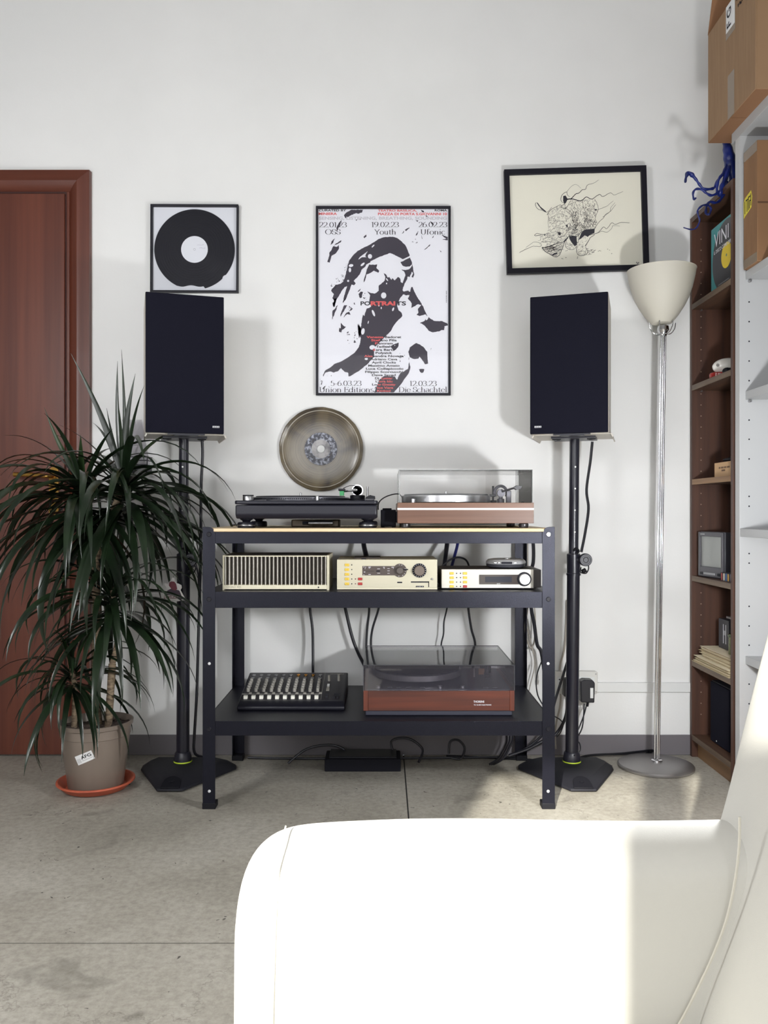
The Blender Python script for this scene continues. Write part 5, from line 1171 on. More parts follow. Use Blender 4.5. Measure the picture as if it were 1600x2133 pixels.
# a few long leaves that stand up out of the two upper heads
def lone(cane_, tip, target, w_, bend, m=LEAF):
    """single upright leaf from tip to target, gently bowed"""
    a = Vector(tip); b_ = Vector(target); d_ = b_ - a; n = 12; vs = []; fs = []
    side = d_.cross(Vector((0, 1, 0))).normalized(); 
    for i in range(n + 1):
        s_ = i / n; p = a + d_ * s_ + side * (bend * math.sin(math.pi * s_))
        ww = max(w_ * (0.7 + 0.3 * min(1, 4 * s_)) * (1 - max(0, (s_ - .3) / .7) ** 1.4) / 2, 0.0004)
        for q in (p - side * ww, p + Vector((0, 0.3 * ww, 0)), p + side * ww): vs.append(q)
    for i in range(n): fs += [(3*i, 3*i+1, 3*i+4, 3*i+3), (3*i+1, 3*i+2, 3*i+5, 3*i+4)]
    MB().add(vs, fs).build('leaf', m, cane_, angle=80)
lone(cC, tipC, loc(147, 735, 2.76), 0.022, -0.012); lone(cC, tipC, loc(245, 752, 2.84), 0.018, 0.010); lone(cC, tipC, loc(253, 728, 2.86), 0.014, -0.006)
lone(cC, tipC, loc(282, 778, 2.78), 0.026, 0.012); lone(cA, tipA, loc(92, 848, 2.74), 0.018, 0.010, LEAF2); lone(cA, tipA, loc(168, 905, 2.72), 0.024, 0.002, LEAF2); lone(cC, tipC, loc(222, 850, 2.86), 0.014, 0.004)
# ================================================================== DARK BOOKCASE
OAK = wood('dark_oak_veneer', (86, 56, 42), (62, 40, 32), 0.5, 'z', 1.0)
OAKY = wood('dark_oak_shelf', (92, 66, 48), (66, 46, 36), 0.5, 'y', 1.0)
OAKE = wood('worn_oak_edge', (112, 94, 76), (84, 68, 54), 0.55, 'y', 1.2)
BX0, BX1, BY0, BY1, BH = 1.157, 1.455, 2.785, 3.175, 2.027
bc = thing('bookcase', 'tall narrow dark oak bookcase against the back wall', 'bookcase', (BX0, (BY0 + BY1) / 2, 0))
hw = (BY1 - BY0) / 2; dp_ = BX1 - BX0; T = 0.019
for s in (-1, 1):
    sp = MB().box(0, dp_, s * hw, s * (hw - T), 0, BH).build('side_panel', OAK, bc, bevel=0.001)
    if s > 0:
        h0 = None
        for k in range(44):
            z = 0.16 + k * 0.0415
            if h0 is None: h0 = MB().lathe([(0.0022, 0), (0.0022, -0.0006), (0, -0.0006)], (0, 0, 0), 8, 'y').build('peg_hole', mat('peg_pale', (150, 128, 110), 0.7), sp, loc=(0.034, hw - T, z))
            else: dup(h0, sp, (0.034, hw - T, z))
MB().box(dp_ - 0.006, dp_, -hw + T, hw - T, 0.06, BH - T).build('back_panel', OAK, bc)
MB().box(0, dp_, -hw + T, hw - T, BH - T, BH).build('top_board', OAKY, bc, bevel=0.001)
MB().box(0.022, 0.040, -hw + T, hw - T, 0, 0.066).build('plinth', wood('plinth_oak', (134, 102, 70), (104, 76, 50), 0.5, 'y', 0.8), bc)
SHF = (1.699, 1.395, 1.042, 0.681, 0.362, 0.084)
for z in SHF:
    s = MB().box(0.0015, dp_ - 0.007, -hw + T, hw - T, z - 0.019, z).build('shelf', OAKY, bc)
    MB().box(0.0, 0.0016, -hw + T, hw - T, z - 0.0195, z + 0.0003).build('edging', OAKE if z != 1.042 else wood('light_oak_edge', (150, 114, 76), (120, 88, 56), 0.5, 'y', 1.2), s)
    for k in (1.699, 1.395):
        if z == k: MB().lathe([(0.003, 0), (0.003, -0.010)], (0.034, hw - T, z - 0.022), 10, 'y').build('shelf_pin', STEEL, s)
SX = BX0
# ---- teal record book, cover to the front
bk = thing('record_book', 'teal book with a black vinyl record and yellow label on its cover', 'book', (1.182, 3.035, SHF[0]))
MB().box(0.0, 0.014, -0.24, 0, 0, 0.238).build('cover', mat('teal_cover', (48, 140, 142), 0.4), bk, bevel=0.001)
MB().box(0.002, 0.012, -0.2395, 0.0005, 0.003, 0.235).build('pages', WHITE, bk)
cyc, czc, rc = -0.137, 0.108, 0.124
disc = [(cyc + rc * math.cos(R(a)), czc + rc * math.sin(R(a))) for a in range(0, 360, 5)]
disc = [(min(max(y, -0.2395), -0.0005), min(max(z, 0.001), 0.237)) for (y, z) in disc]
MB().prism(disc, -0.0004, 0.0001, 'yz').build('record_print', mat('book_record_black', (36, 36, 44), 0.3), bk)
MB().prism([(cyc + 0.044 * math.cos(R(a)), czc + 0.044 * math.sin(R(a))) for a in range(0, 360, 8)], -0.0007, -0.0004, 'yz').build('label_print', mat('book_yellow', (222, 194, 42), 0.4), bk)
MB().prism([(cyc + 0.005 * math.cos(R(a)), czc + 0.005 * math.sin(R(a))) for a in range(0, 360, 20)], -0.0009, -0.0007, 'yz').build('hole_print', mat('book_hole', (90, 120, 110), 0.4), bk)
RX = (R(90), 0, R(-90))
fit_text('VINI', 0.126, 0.050, PRINTW, bk, (-0.0010, -0.030, 0.163), RX)
fit_text('IL DISCO COME OPE', 0.150, 0.0125, PRINTW, bk, (-0.0010, -0.028, 0.140), RX, bold=0.01)
mk = MB()
for k in range(16): mk.box(-0.0010, -0.0008, -0.066 - 0.006 * k, -0.070 - 0.006 * k, 0.020, 0.0232)
mk.build('small_print', mat('book_small_print', (150, 150, 150), 0.6), bk)
# ---- white and red desk gadget with coiled cord
g = thing('desk_gadget', 'rounded white and red plastic gadget on the bookcase shelf below the teal book', 'gadget', (1.222, 2.985, SHF[1]), R(-12))
MB().sphere((0, 0, 0.042), 0.03, 1.75, 1.15, 1.0, 24, 14).build('shell', mat('gloss_white', (232, 228, 222), 0.15, spec=0.6), g)
rb = MB().rrect(0.0, 0.0, 0.125, 0.062, 0.03, 0.0, 0.020, plane='xy').build('base', mat('gloss_red', (150, 34, 30), 0.2), g, bevel=0.004)
MB().lathe([(0.0055, 0), (0.0055, -0.002), (0.004, -0.002), (0, -0.001)], (-0.038, -0.0245, 0.044), 16, 'y').build('button', mat('button_grey', (120, 116, 112), 0.4), g)
MB().sphere((-0.012, -0.047, 0.018), 0.013, 1.2, 1, 1).build('nozzle', BLACK, g)
coil = MB(); hel = []
for k in range(8):
    c_ = (0.006 + 0.0085 * k, -0.05 - 0.001 * k, 0.0185 + 0.0008 * k); 
    coil.lathe([(0.012, -0.0022), (0.0135, 0), (0.012, 0.0022)], c_, 16, 'x', cap=False)
coil.build('coil', mat('coil_ivory', (206, 200, 176), 0.4), g)
MB().cyl((-0.008, -0.049, 0.0185), (0.07, -0.058, 0.0245), 0.0105).build('coil_core', BLACK, g)
# ---- black dish on a small kraft box
kb = thing('kraft_box', 'small kraft box with a torn paper corner, above the little television', 'box', (1.18, 2.87, SHF[2]))
MB().box(0, 0.04, -0.06, 0.13, 0, 0.052).build('carton', mat('kraft_tan', (196, 160, 120), 0.75), kb, bevel=0.001)
MB().prism([(-0.03, 0.052), (-0.012, 0.052), (-0.016, 0.040), (-0.024, 0.033)], -0.0006, 0.0002, 'yz').build('torn_paper', WHITE, kb)
m_ = mat('kraft_ink', (110, 84, 62), 0.7)
for (y0, y1, z) in ((0.09, 0.075, 0.030), (0.07, 0.05, 0.030), (0.045, 0.025, 0.030), (0.02, -0.002, 0.030), (0.066, 0.036, 0.020)): MB().box(-0.0005, 0.0001, y1, y0, z, z + 0.006).build('print', m_, kb)
dh = thing('black_bowl', 'dark lidded bowl standing behind the small kraft box', 'bowl', (1.312, 3.045, SHF[2]))
MB().lathe([(0.045, 0), (0.06, 0.008), (0.068, 0.05), (0.066, 0.062)], n=36).build('body', BLACK, dh)
MB().lathe([(0.070, 0.062), (0.078, 0.065), (0.078, 0.071), (0.052, 0.080), (0.0, 0.084)], n=36).build('lid', BLACK, dh)
# ---- portable television
tv = thing('portable_television', 'small grey portable television with a blank screen in the bookcase', 'television', (1.172, 3.118, SHF[3]), R(-79))
W, H, D = 0.158, 0.168, 0.14        # local x runs across the screen, -y is the front
TVG = mat('tv_charcoal', (66, 66, 72), 0.45)
b = MB().add([(0,0,0),(W,0,0),(W,0,H),(0,0,H),(0.006,D,0.0),(W-0.006,D,0.0),(W-0.006,D,H-0.012),(0.006,D,H-0.012)], [(0,1,2,3),(7,6,5,4),(0,4,5,1),(1,5,6,2),(2,6,7,3),(3,7,4,0)]).build('cabinet', TVG, tv, bevel=0.004)
fr_ = MB(); x0, x1, z0, z1 = 0.014, W - 0.012, 0.040, H - 0.018
fr_.box(0.002, x0, -0.008, 0, 0.004, H - 0.002); fr_.box(x1, W - 0.002, -0.008, 0, 0.004, H - 0.002); fr_.box(x0, x1, -0.008, 0, z1, H - 0.002); fr_.box(x0, x1, -0.008, 0, 0.004, z0)
fr_.build('bezel', mat('tv_bezel', (80, 79, 84), 0.4), tv, bevel=0.002)
sc_ = MB(); nn = 8; vs = []; fs = []
for j in range(nn + 1):
    for i in range(nn + 1):
        u, v = i / nn, j / nn; vs.append((x0 + (x1 - x0) * u, -0.001 - 0.0055 * (1 - (2*u-1)**2) * (1 - (2*v-1)**2) ** .5 - 0.0005, z0 + (z1 - z0) * v))
for j in range(nn):
    for i in range(nn): a = j * (nn + 1) + i; fs.append((a, a + 1, a + nn + 2, a + nn + 1))
sc_.add(vs, fs).build('screen', mat('crt_glass', (142, 144, 142), 0.12, spec=0.7), tv)
MB().box(0.040, 0.110, -0.0095, -0.008, 0.012, 0.019).build('tuning_strip', mat('tv_silver', (150, 150, 152), 0.35), tv)
for x in (0.018, 0.126): MB().box(x, x + 0.016, -0.010, -0.008, 0.010, 0.020).build('button', BLACK, tv, bevel=0.001)
MB().box(0.018, 0.045, -0.0088, -0.008, H - 0.012, H - 0.008).build('maker_strip', mat('tv_silver', (150, 150, 152)), tv)
tp_ = [(150, 52, 48), (206, 196, 176), (58, 96, 146), (196, 150, 58), (64, 62, 80), (206, 196, 176), (168, 84, 46)]
nmz = ('red', 'cream', 'blue', 'yellow', 'violet', 'pale', 'orange')
for k in range(7):
    y = 2.937 - 0.0185 * k
    t = thing('pocket_book', ('tiny %s-spined booklet in the row beside the portable television' % nmz[k]), 'book', (1.178, y, SHF[3]), 0, 'booklets beside the television')
    MB().box(0, 0.07, -0.015, 0, 0, 0.028).build('cover', mat('spine_dark', (48, 46, 56), 0.5), t, bevel=0.0008)
    MB().box(-0.0008, 0.0, -0.0125, -0.0035, 0.002, 0.0262).build('spine', mat('spine_%d' % k, tp_[k], 0.5), t)
# ---- old papers, black carton, tins
nm = [('lowest', 0.0), ('second', 0), ('third', 0), ('fourth', 0), ('upper', 0), ('topmost', 0)]
z = SHF[4]; rp_ = random.Random(4)
CR = [(216, 202, 170), (196, 180, 146), (222, 210, 182), (186, 168, 134), (206, 190, 158), (214, 200, 172)]
for k in range(6):
    th = (0.009, 0.007, 0.011, 0.013, 0.012, 0.014)[k]; off = (-0.006, -0.002, -0.008, 0.004, 0.004, 0.001)[k]; far = (3.150, 3.140, 3.120, 3.095, 3.10, 3.092)[k]
    p = thing('paper_bundle', 'bundle of yellowed old papers, %s of the stack on the bookcase shelf' % nm[k][0], 'papers', (1.165 + off, 2.98, z), R(rp_.uniform(-1.5, 1.5)) if k > 2 else R(0), 'old papers in the bookcase')
    for j in range(7):
        o_ = rp_.uniform(-0.006, 0.006); zz = th * j / 7
        MB().box(o_, 0.20 + o_, -0.163 + rp_.uniform(0, 0.012), far - 2.98 + rp_.uniform(-0.03, 0.004), zz, zz + th / 7 * rp_.uniform(0.55, 0.9)).build('sheet', mat('old_paper_%d' % ((k + j) % 6), CR[(k + j) % 6], 0.8), p, label=None)
    z += th + 0.0004
ZP = z
TB = mat('carton_black', (38, 37, 44), 0.45)
cb = thing('black_carton', 'black carton with white stripes standing on the stack of old papers', 'box', (1.215, 3.035, ZP))
MB().box(0, 0.07, -0.075, 0.015, 0, 0.105).build('carton', TB, cb, bevel=0.001)
for (y0, y1) in ((-0.026, -0.029), (-0.048, -0.051)): MB().box(-0.0005, 0.0001, y1, y0, 0.02, 0.088).build('stripe', PRINTW, cb)
MB().box(-0.0005, 0.0001, -0.045, -0.032, 0.05, 0.066).build('emblem', mat('carton_grey', (150, 150, 156), 0.5), cb)
c2_ = thing('dark_carton', 'dark carton lettered in grey behind the green tin', 'box', (1.245, 2.94, ZP))
MB().box(0, 0.08, -0.12, 0.01, 0, 0.092).build('carton', TB, c2_, bevel=0.001)
fit_text('THE WHOLE', 0.075, 0.011, mat('carton_grey', (150, 150, 156)), c2_, (-0.0006, -0.002, 0.068), RX)
tn = thing('green_tin', 'round green tin in front of the dark carton', 'tin', (1.212, 2.885, ZP))
MB().lathe([(0.026, 0), (0.027, 0.002), (0.027, 0.030), (0.0275, 0.032), (0.0275, 0.036), (0.027, 0.038), (0.027, 0.058), (0.0285, 0.060), (0.0285, 0.068), (0.026, 0.070), (0, 0.069)], n=32).build('can', mat('tin_olive', (112, 116, 84), 0.25, metal=0.6), tn)
MB().lathe([(0.0287, 0.061), (0.0292, 0.064), (0.0287, 0.067)], n=32, cap=False).build('lid_rim', mat('tin_green', (70, 92, 64), 0.3), tn)
mg = thing('magazine', 'grey magazine leaning on top of the dark cartons', 'magazine', (1.23, 2.90, ZP + 0.1085), 0)
MB().box(0, 0.13, -0.10, 0.12, 0, 0.006).build('pages', mat('mag_grey', (140, 134, 132), 0.5), mg, bevel=0.0006)
MB().box(0.0, 0.13, -0.10, 0.12, 0.0062, 0.0072).build('cover', mat('mag_cover', (92, 84, 84), 0.35), mg)
# ---- black cabinet standing on the bottom shelf
bs = thing('black_speaker', 'plain black box speaker standing in the lowest compartment of the bookcase', 'speaker', (1.20, 3.075, SHF[5]))
MB().box(0, 0.20, -0.17, 0, 0, 0.222).build('cabinet', mat('cab_black', (38, 38, 46), 0.6), bs, bevel=0.002)
MB().box(-0.006, 0, -0.168, -0.002, 0.003, 0.219).build('grille', GRILLE, bs, bevel=0.002)
MB().cbox(-0.0068, -0.06, 0.014, 0.0012, 0.004, 0.004).build('badge', WHITE, bs)
MB().box(0, 0.18, -0.225, -0.185, 0, 0.225).build('side_box', mat('cab_grey', (70, 70, 78), 0.5), bs, bevel=0.001)

# ================================================================== GREY SHELVING UNIT
GREY = mat('grey_laminate', (176, 177, 178), 0.45)
GREYE = mat('grey_edging', (190, 190, 190), 0.45)
GX0, GX1, GY0, GY1, GZ = 1.157, 1.455, 1.90, 2.765, 2.143
gu = thing('shelving_unit', 'light grey laminate shelving unit at the right edge of the photo', 'shelves', (GX0, GY1, 0))
for (ya, yb) in ((-0.034, 0.0), (GY0 - GY1, GY0 - GY1 + 0.034)):
    sp = MB().box(0, GX1 - GX0, ya, yb, 0, GZ).build('side_panel', GREY, gu, bevel=0.001)
    MB().box(-0.0008, 0.0, ya + 0.0003, yb - 0.0003, 0.001, GZ - 0.001).build('edging', GREYE, sp)
    if yb == 0.0:
        h0 = None
        for py in (507, 548, 629, 670, 711, 752, 793, 875, 915, 956, 1034, 1054.5, 1153, 1173, 1263, 1304, 1344, 1425, 1466, 1506, 1571, 1591):
            z = Zh(py, GY1 - 0.034)
            if h0 is None: h0 = MB().lathe([(0.0026, 0), (0.0026, -0.0006), (0, -0.0006)], (0, 0, 0), 10, 'y').build('peg_hole', INK, sp, loc=(0.030, -0.034, z))
            else: dup(h0, sp, (0.030, -0.034, z))
MB().box(GX1 - GX0 - 0.006, GX1 - GX0, GY0 - GY1 + 0.034, -0.034, 0, GZ).build('back_panel', GREY, gu)
MB().box(-0.0005, GX1 - GX0, GY0 - GY1, 0.03, GZ, GZ + 0.034).build('top_board', GREY, gu, bevel=0.001)
GS = (1.702, 1.312, 0.866, 0.452, 0.078)
for k, z in enumerate(GS):
    x0 = 0.0 if k in (2, 4) else 0.018
    MB().box(x0, GX1 - GX0 - 0.007, GY0 - GY1 + 0.034, -0.034, z - 0.026, z).build('shelf', GREY, gu, bevel=0.001)
    if k < 2: MB().lathe([(0.0045, 0), (0.0045, -0.012), (0.003, -0.014)], (0.030, -0.034, z - 0.032), 12, 'y').build('shelf_pin', STEEL, gu)
MB().box(0.03, 0.045, GY0 - GY1 + 0.034, -0.034, 0, 0.052).build('kick_board', BLACKM, gu)
# ---- big cardboard box on top, overhanging
KRAFT = mat('kraft_board', (150, 120, 90), 0.8, rgb2=(142, 112, 83), scale=(2, 60, 6), detail=3)
KRAFT2 = mat('kraft_inside', (140, 102, 72), 0.8)
TAPE = clear('clear_tape', (228, 216, 200), 0.12, body=0.35, body_rgb=(196, 172, 146))
cbx = thing('cardboard_box', 'large cardboard box with open flaps on top of the grey shelving unit', 'box', (1.104, 2.862, GZ + 0.0345))
W, D, H = 0.34, 0.366, 0.368
b = MB(); t_ = 0.004
b.box(0, t_, -D, 0, 0, H); b.box(W - t_, W, -D, 0, 0, H); b.box(t_, W - t_, -D, -D + t_, 0, H); b.box(t_, W - t_, -t_, 0, 0, H); b.box(t_, W - t_, -D + t_, -t_, 0, t_)
b.build('carton', KRAFT, cbx, bevel=0.001)
MB().box(0.001, W, -D * 0.5, -0.001, -0.0016, 0).build('bottom_flap', KRAFT2, cbx); MB().box(0.001, W, -D + 0.001, -D * 0.5 - 0.003, -0.0016, 0).build('bottom_flap', KRAFT2, cbx)
fp = MB().add([(0.0, 0, H), (W, 0, H), (W, -0.05, H + 0.13), (0.0, -0.05, H + 0.13), (0.0, 0.003, H), (W, 0.003, H), (W, -0.047, H + 0.131), (0.0, -0.047, H + 0.131)], [(0,1,2,3),(7,6,5,4),(0,4,5,1),(1,5,6,2),(2,6,7,3),(3,7,4,0)]); fp.build('top_flap', KRAFT2, cbx)
MB().add([(0.002, -0.004, H), (0.002, -D, H), (0.10, -D, H + 0.12), (0.10, -0.004, H + 0.12), (0.005, -0.004, H - 0.002), (0.005, -D, H - 0.002), (0.103, -D, H + 0.118), (0.103, -0.004, H + 0.118)], [(0,1,2,3),(7,6,5,4),(0,4,5,1),(1,5,6,2),(2,6,7,3),(3,7,4,0)]).build('top_flap', KRAFT2, cbx)
MB().box(-0.0006, 0, -0.215, -0.165, 0.0, 0.14).build('tape', TAPE, cbx)
MB().box(-0.0006, 0, -0.223, -0.150, 0.262, H).build('tape', TAPE, cbx)
lb_ = MB().box(-0.0012, -0.0006, -0.219, -0.153, 0.283, H).build('paper_label', mat('label_paper', (226, 226, 226)), cbx)
for (ch, z) in (('F', 0.290), ('G', 0.322)): text(ch, 0.046, INK, lb_, (-0.0015, -0.192, z), (0, R(-90), 0), bold=0.02)
mk = MB(); rq = random.Random(2)
for row, (y0, z0) in enumerate(((-0.232, 0.345), (-0.242, 0.318))):
    for k in range(9):
        y = y0 - 0.010 * k; pts = [(-0.001, y - 0.002 * j + rq.uniform(-.002, .002), z0 + rq.uniform(-0.006, 0.008)) for j in range(5)]
        mk.tube(pts, 0.0008, 4)
mk.build('marker_scrawl', INK, cbx)
# ---- upright carton with yellow mark
ca_ = thing('record_carton', 'upright taped brown carton with a yellow and black mark in the grey shelving', 'box', (1.163, 2.717, GS[0]))
MB().box(0, 0.22, -0.10, 0, 0, 0.378).build('carton', mat('carton_brown', (138, 102, 70), 0.75, rgb2=(126, 92, 62), scale=(4, 30, 4)), ca_, bevel=0.002)
MB().box(-0.0006, 0, -0.098, -0.002, 0.001, 0.03).build('tape', TAPE, ca_); MB().box(-0.0006, 0, -0.098, -0.002, 0.345, 0.377).build('tape', TAPE, ca_)
MB().box(0.001, 0.219, -0.1008, -0.1000, 0.18, 0.186).build('flap_seam', mat('seam_dark', (92, 64, 42), 0.8), ca_)
YM = mat('yellow_mark', (214, 198, 62), 0.5)
zz = 0.165
ym = MB()
ym.prism([(-0.003, zz), (-0.012, zz + 0.004), (-0.058, zz + 0.018), (-0.064, zz + 0.05), (-0.056, zz + 0.072), (-0.012, zz + 0.062), (-0.003, zz + 0.052)], -0.0008, 0, 'yz')
ym = ym.build('mark', YM, ca_)
k_ = MB()
for (y0, y1, z0, z1) in ((-0.010, -0.014, 0.012, 0.052), (-0.018, -0.036, 0.050, 0.054), (-0.026, -0.030, 0.014, 0.052), (-0.036, -0.040, 0.016, 0.058), (-0.036, -0.052, 0.054, 0.058), (-0.044, -0.048, 0.018, 0.042), (-0.044, -0.058, 0.040, 0.044), (-0.054, -0.058, 0.024, 0.062)): k_.box(-0.0011, -0.0008, y1, y0, zz + z0, zz + z1)
k_.build('mark_print', INK, ym)
# ---- other things in the grey shelving
bn = thing('white_bag', 'crumpled white paper on the middle board of the grey shelving', 'bag', (1.245, 2.50, GS[2]))
bb_ = MB().sphere((0, 0, 0.020), 0.045, 1.0, 1.3, 0.45, 12, 8)
rq = random.Random(9); bb_.v = [(v[0] + rq.uniform(-.006, .006), v[1] + rq.uniform(-.006, .006), max(0, v[2] + rq.uniform(-.005, .005))) for v in bb_.v]
bb_.build('paper', WHITE, bn, smooth=False)
ab = thing('archive_box', 'flat kraft archive box with a finger hole on the grey shelving unit', 'box', (1.19, 2.60, GS[3]))
MB().box(0, 0.24, -0.30, 0, 0, 0.038).build('carton', mat('kraft_pale', (196, 160, 122), 0.7), ab, bevel=0.0015)
MB().box(0.004, 0.24, -0.29, -0.012, 0.038, 0.043).build('lid', mat('kraft_pale2', (172, 136, 100), 0.7), ab, bevel=0.001)
MB().lathe([(0.0085, 0.0), (0.0085, -0.0008), (0, -0.0008)], (0, -0.028, 0.019), 20, 'x').build('finger_hole', mat('hole_cream', (222, 206, 182), 0.7), ab)
kp = thing('storage_carton', 'tall flat kraft carton standing in the lowest compartment of the grey shelving', 'box', (1.205, 2.665, GS[4]))
MB().box(0, 0.20, -0.50, 0, 0, 0.325).build('carton', mat('kraft_beige', (190, 154, 116), 0.7), kp, bevel=0.002)
MB().box(0.002, 0.198, -0.498, -0.002, 0.325, 0.3275).build('lid_fold', mat('kraft_pale2', (172, 136, 100)), kp)

# ================================================================== BLUE ROOT SCULPTURE ON THE BOOKCASE
BLUE = mat('ultramarine_paint', (26, 42, 118), 0.35, rgb2=(16, 24, 66), scale=(22, 22, 22), bump=0.4, bscale=80, contrast=(0.35, 0.7))
YB = 2.90
base = at(1527, 386, 2.88)
br = thing('root_sculpture', 'blue painted root sculpture with curling tendrils on top of the bookcase', 'sculpture', (base.x, YB, BH))
def bp_(u, v, dy=0.0):
    Y = YB + dy; p = at(1420 + u / 6.274, 280 + v / 6.274, Y); return (p.x - base.x, p.y - YB, p.z - BH)
MB().tube(smooth_path([bp_(575, -160, .0), bp_(572, 0), bp_(590, 130), bp_(620, 280), bp_(640, 420), bp_(665, 560), bp_(690, 655)], 5), [0.0115 + 0.0012 * math.sin(k * 1.7) + 0.0085 * math.exp(-((k - 17) / 6.0) ** 2) for k in range(31)], 12).build('trunk', BLUE, br)
TEN = [([(600,330,0),(575,430,-.01),(540,510,-.02),(490,580,-.03),(462,680,-.03),(470,770,-.03),(500,800,-.02),(535,740,-.01),(560,650,0),(600,560,0)], 0.0050, 0.0042),
 ([(590,420,.0),(545,510,-.01),(480,590,-.02),(430,690,-.03),(380,712,-.04),(290,712,-.05),(230,650,-.05),(190,592,-.05),(140,535,-.05),(90,500,-.05),(58,560,-.05),(48,632,-.05)], 0.0050, 0.0040),
 ([(630,480,0),(560,620,-.02),(500,740,-.03),(400,796,-.04),(330,772,-.05),(270,725,-.05),(190,715,-.05),(150,765,-.05),(160,845,-.05),(190,826,-.05)], 0.0050, 0.0034),
 ([(650,540,0),(615,680,0),(545,790,-.02),(500,860,-.03),(440,893,-.04),(370,882,-.05),(325,940,-.05),(318,1030,-.06),(360,1040,-.065),(382,970,-.06),(340,925,-.07),(270,930,-.08),(212,990,-.08),(215,1050,-.08),(236,1130,-.08),(190,1222,-.08),(120,1242,-.08),(20,1215,-.08)], 0.0052, 0.0022),
 ([(640,250,.0),(690,330,.01),(725,430,.01),(735,560,.01),(728,690,.01)], 0.0045, 0.0050), ([(625,420,-.01),(560,600,-.025),(520,700,-.03),(510,770,-.03),(530,790,-.02),(570,700,-.01),(600,610,0)], 0.0085, 0.0050), ([(650,420,.01),(690,560,.01),(720,690,.02)], 0.009, 0.007)]
for i, (pts, r0, r1) in enumerate(TEN):
    q = smooth_path([bp_(*p) for p in pts], 6); m_ = len(q)
    rs = [(r0 + (r1 - r0) * k / (m_ - 1)) * (1 + 0.18 * math.sin(k * 0.9 + i)) for k in range(m_)]
    if i == 1: rs = [r_ + 0.0035 * math.exp(-((k - m_ * 0.72) / 3.0) ** 2) + 0.003 * math.exp(-((k - m_ * 0.84) / 3.0) ** 2) for k, r_ in enumerate(rs)]
    rs[-1] *= 0.3
    MB().tube(q, rs, 8).build('tendril', BLUE, br)
# ================================================================== ARMCHAIR IN THE FOREGROUND
FAB = mat('cream_upholstery', (214, 212, 205), 0.85, spec=0.15, bump=0.12, bscale=900, sheen=0.15)
SEAM = mat('cream_piping', (214, 210, 198), 0.85, spec=0.1)
ac = thing('armchair', 'cream upholstered armchair in the foreground, its far arm lit by the sun', 'armchair', (0.15, 0.62, 0))
def soft(secs, m=None):
    """closed cushion surface through rounded cross-sections: list of (ring of points)"""
    b = MB(); n = len(secs[0]); vs = [p for s in secs for p in s]
    fs = [(i*n + k, i*n + (k+1) % n, (i+1)*n + (k+1) % n, (i+1)*n + k) for i in range(len(secs)-1) for k in range(n)]
    fs += [tuple(range(n-1, -1, -1)), tuple((len(secs)-1)*n + k for k in range(n))]
    return b.add(vs, fs)
ox, oy = 0.15, 0.62
def arm(y_in, y_out, flip):
    """arm running along x: front (small x) rounded, joining the backrest at large x"""
    secs = []
    for (x, drop, pinch) in ((-0.174, 0.10, 0.035), (-0.170, 0.062, 0.02), (-0.156, 0.032, 0.009), (-0.132, 0.013, 0.003), (-0.10, 0.005, 0.0), (-0.04, 0.002, 0), (0.03, -0.001, 0), (0.10, -0.0015, 0), (0.18, 0.0, 0), (0.26, 0.002, 0), (0.34, 0.002, 0), (0.42, 0.0, 0), (0.50, 0.0, 0)):
        zt = 0.547 - drop; ya, yb = y_in + pinch, y_out - pinch; ring = []
        bot = 0.10 + max(0, 0)
        rad = 0.045
        for k in range(9):
            a = R(180 - 20 * k * 1.125); ring.append(((ya + yb) / 2 + (yb - ya) / 2 * math.cos(a), zt - rad + rad * math.sin(a)))
        ring += [(yb + 0.004, zt - 0.2), (yb, bot), (ya, bot), (ya - 0.004, zt - 0.2)]
        secs.append([(x - ox, y - oy, z) for (y, z) in ring])
    return soft(secs)
a1 = arm(0.935, 1.075, False).build('armrest', FAB, ac, sub=2)
arm(0.16, 0.30, True).build('armrest', FAB, ac, sub=2)
# seam down the front edge of the far arm and along the back joint
MB().tube(smooth_path([(-0.118 - ox, 0.933 - oy, 0.13), (-0.124 - ox, 0.931 - oy, 0.30), (-0.122 - ox, 0.934 - oy, 0.42), (-0.119 - ox, 0.940 - oy, 0.50), (-0.117 - ox, 0.96 - oy, 0.538), (-0.117 - ox, 1.0 - oy, 0.546)], 6), 0.0011, 6).build('piping', SEAM, a1)
# backrest leaning back to the right, thick and rounded
secs = []
for (z, x0, x1) in ((0.10, 0.31, 0.52), (0.22, 0.318, 0.54), (0.34, 0.338, 0.56), (0.46, 0.388, 0.585), (0.55, 0.417, 0.605), (0.64, 0.438, 0.625), (0.72, 0.458, 0.645), (0.82, 0.485, 0.665), (0.90, 0.51, 0.675), (0.935, 0.535, 0.66)):
    y0, y1 = 0.18, 1.062; rd = 0.035; ring = []
    if z > 0.92: y0 += 0.03; y1 -= 0.03
    for (cx_, cy_, a0) in ((x0 + rd, y0 + rd, 180), (x1 - rd, y0 + rd, 270), (x1 - rd, y1 - rd, 0), (x0 + rd, y1 - rd, 90)):
        for k in range(4): a = R(a0 + 30 * k); ring.append((cx_ + rd * math.cos(a) - ox, cy_ + rd * math.sin(a) - oy, z))
    secs.append(ring)
bkr = soft(secs).build('backrest', FAB, ac, sub=2)
pts = []
for (px, py) in ((1541, 1702), (1540, 1760), (1532, 1830), (1515, 1910), (1490, 1980), (1458, 2050), (1428, 2110), (1405, 2150)):
    p = at(px, py, 0.925); pts.append((p.x - ox, p.y - oy, p.z))
MB().tube(smooth_path(pts, 6), 0.0016, 6).build('piping', SEAM, bkr)
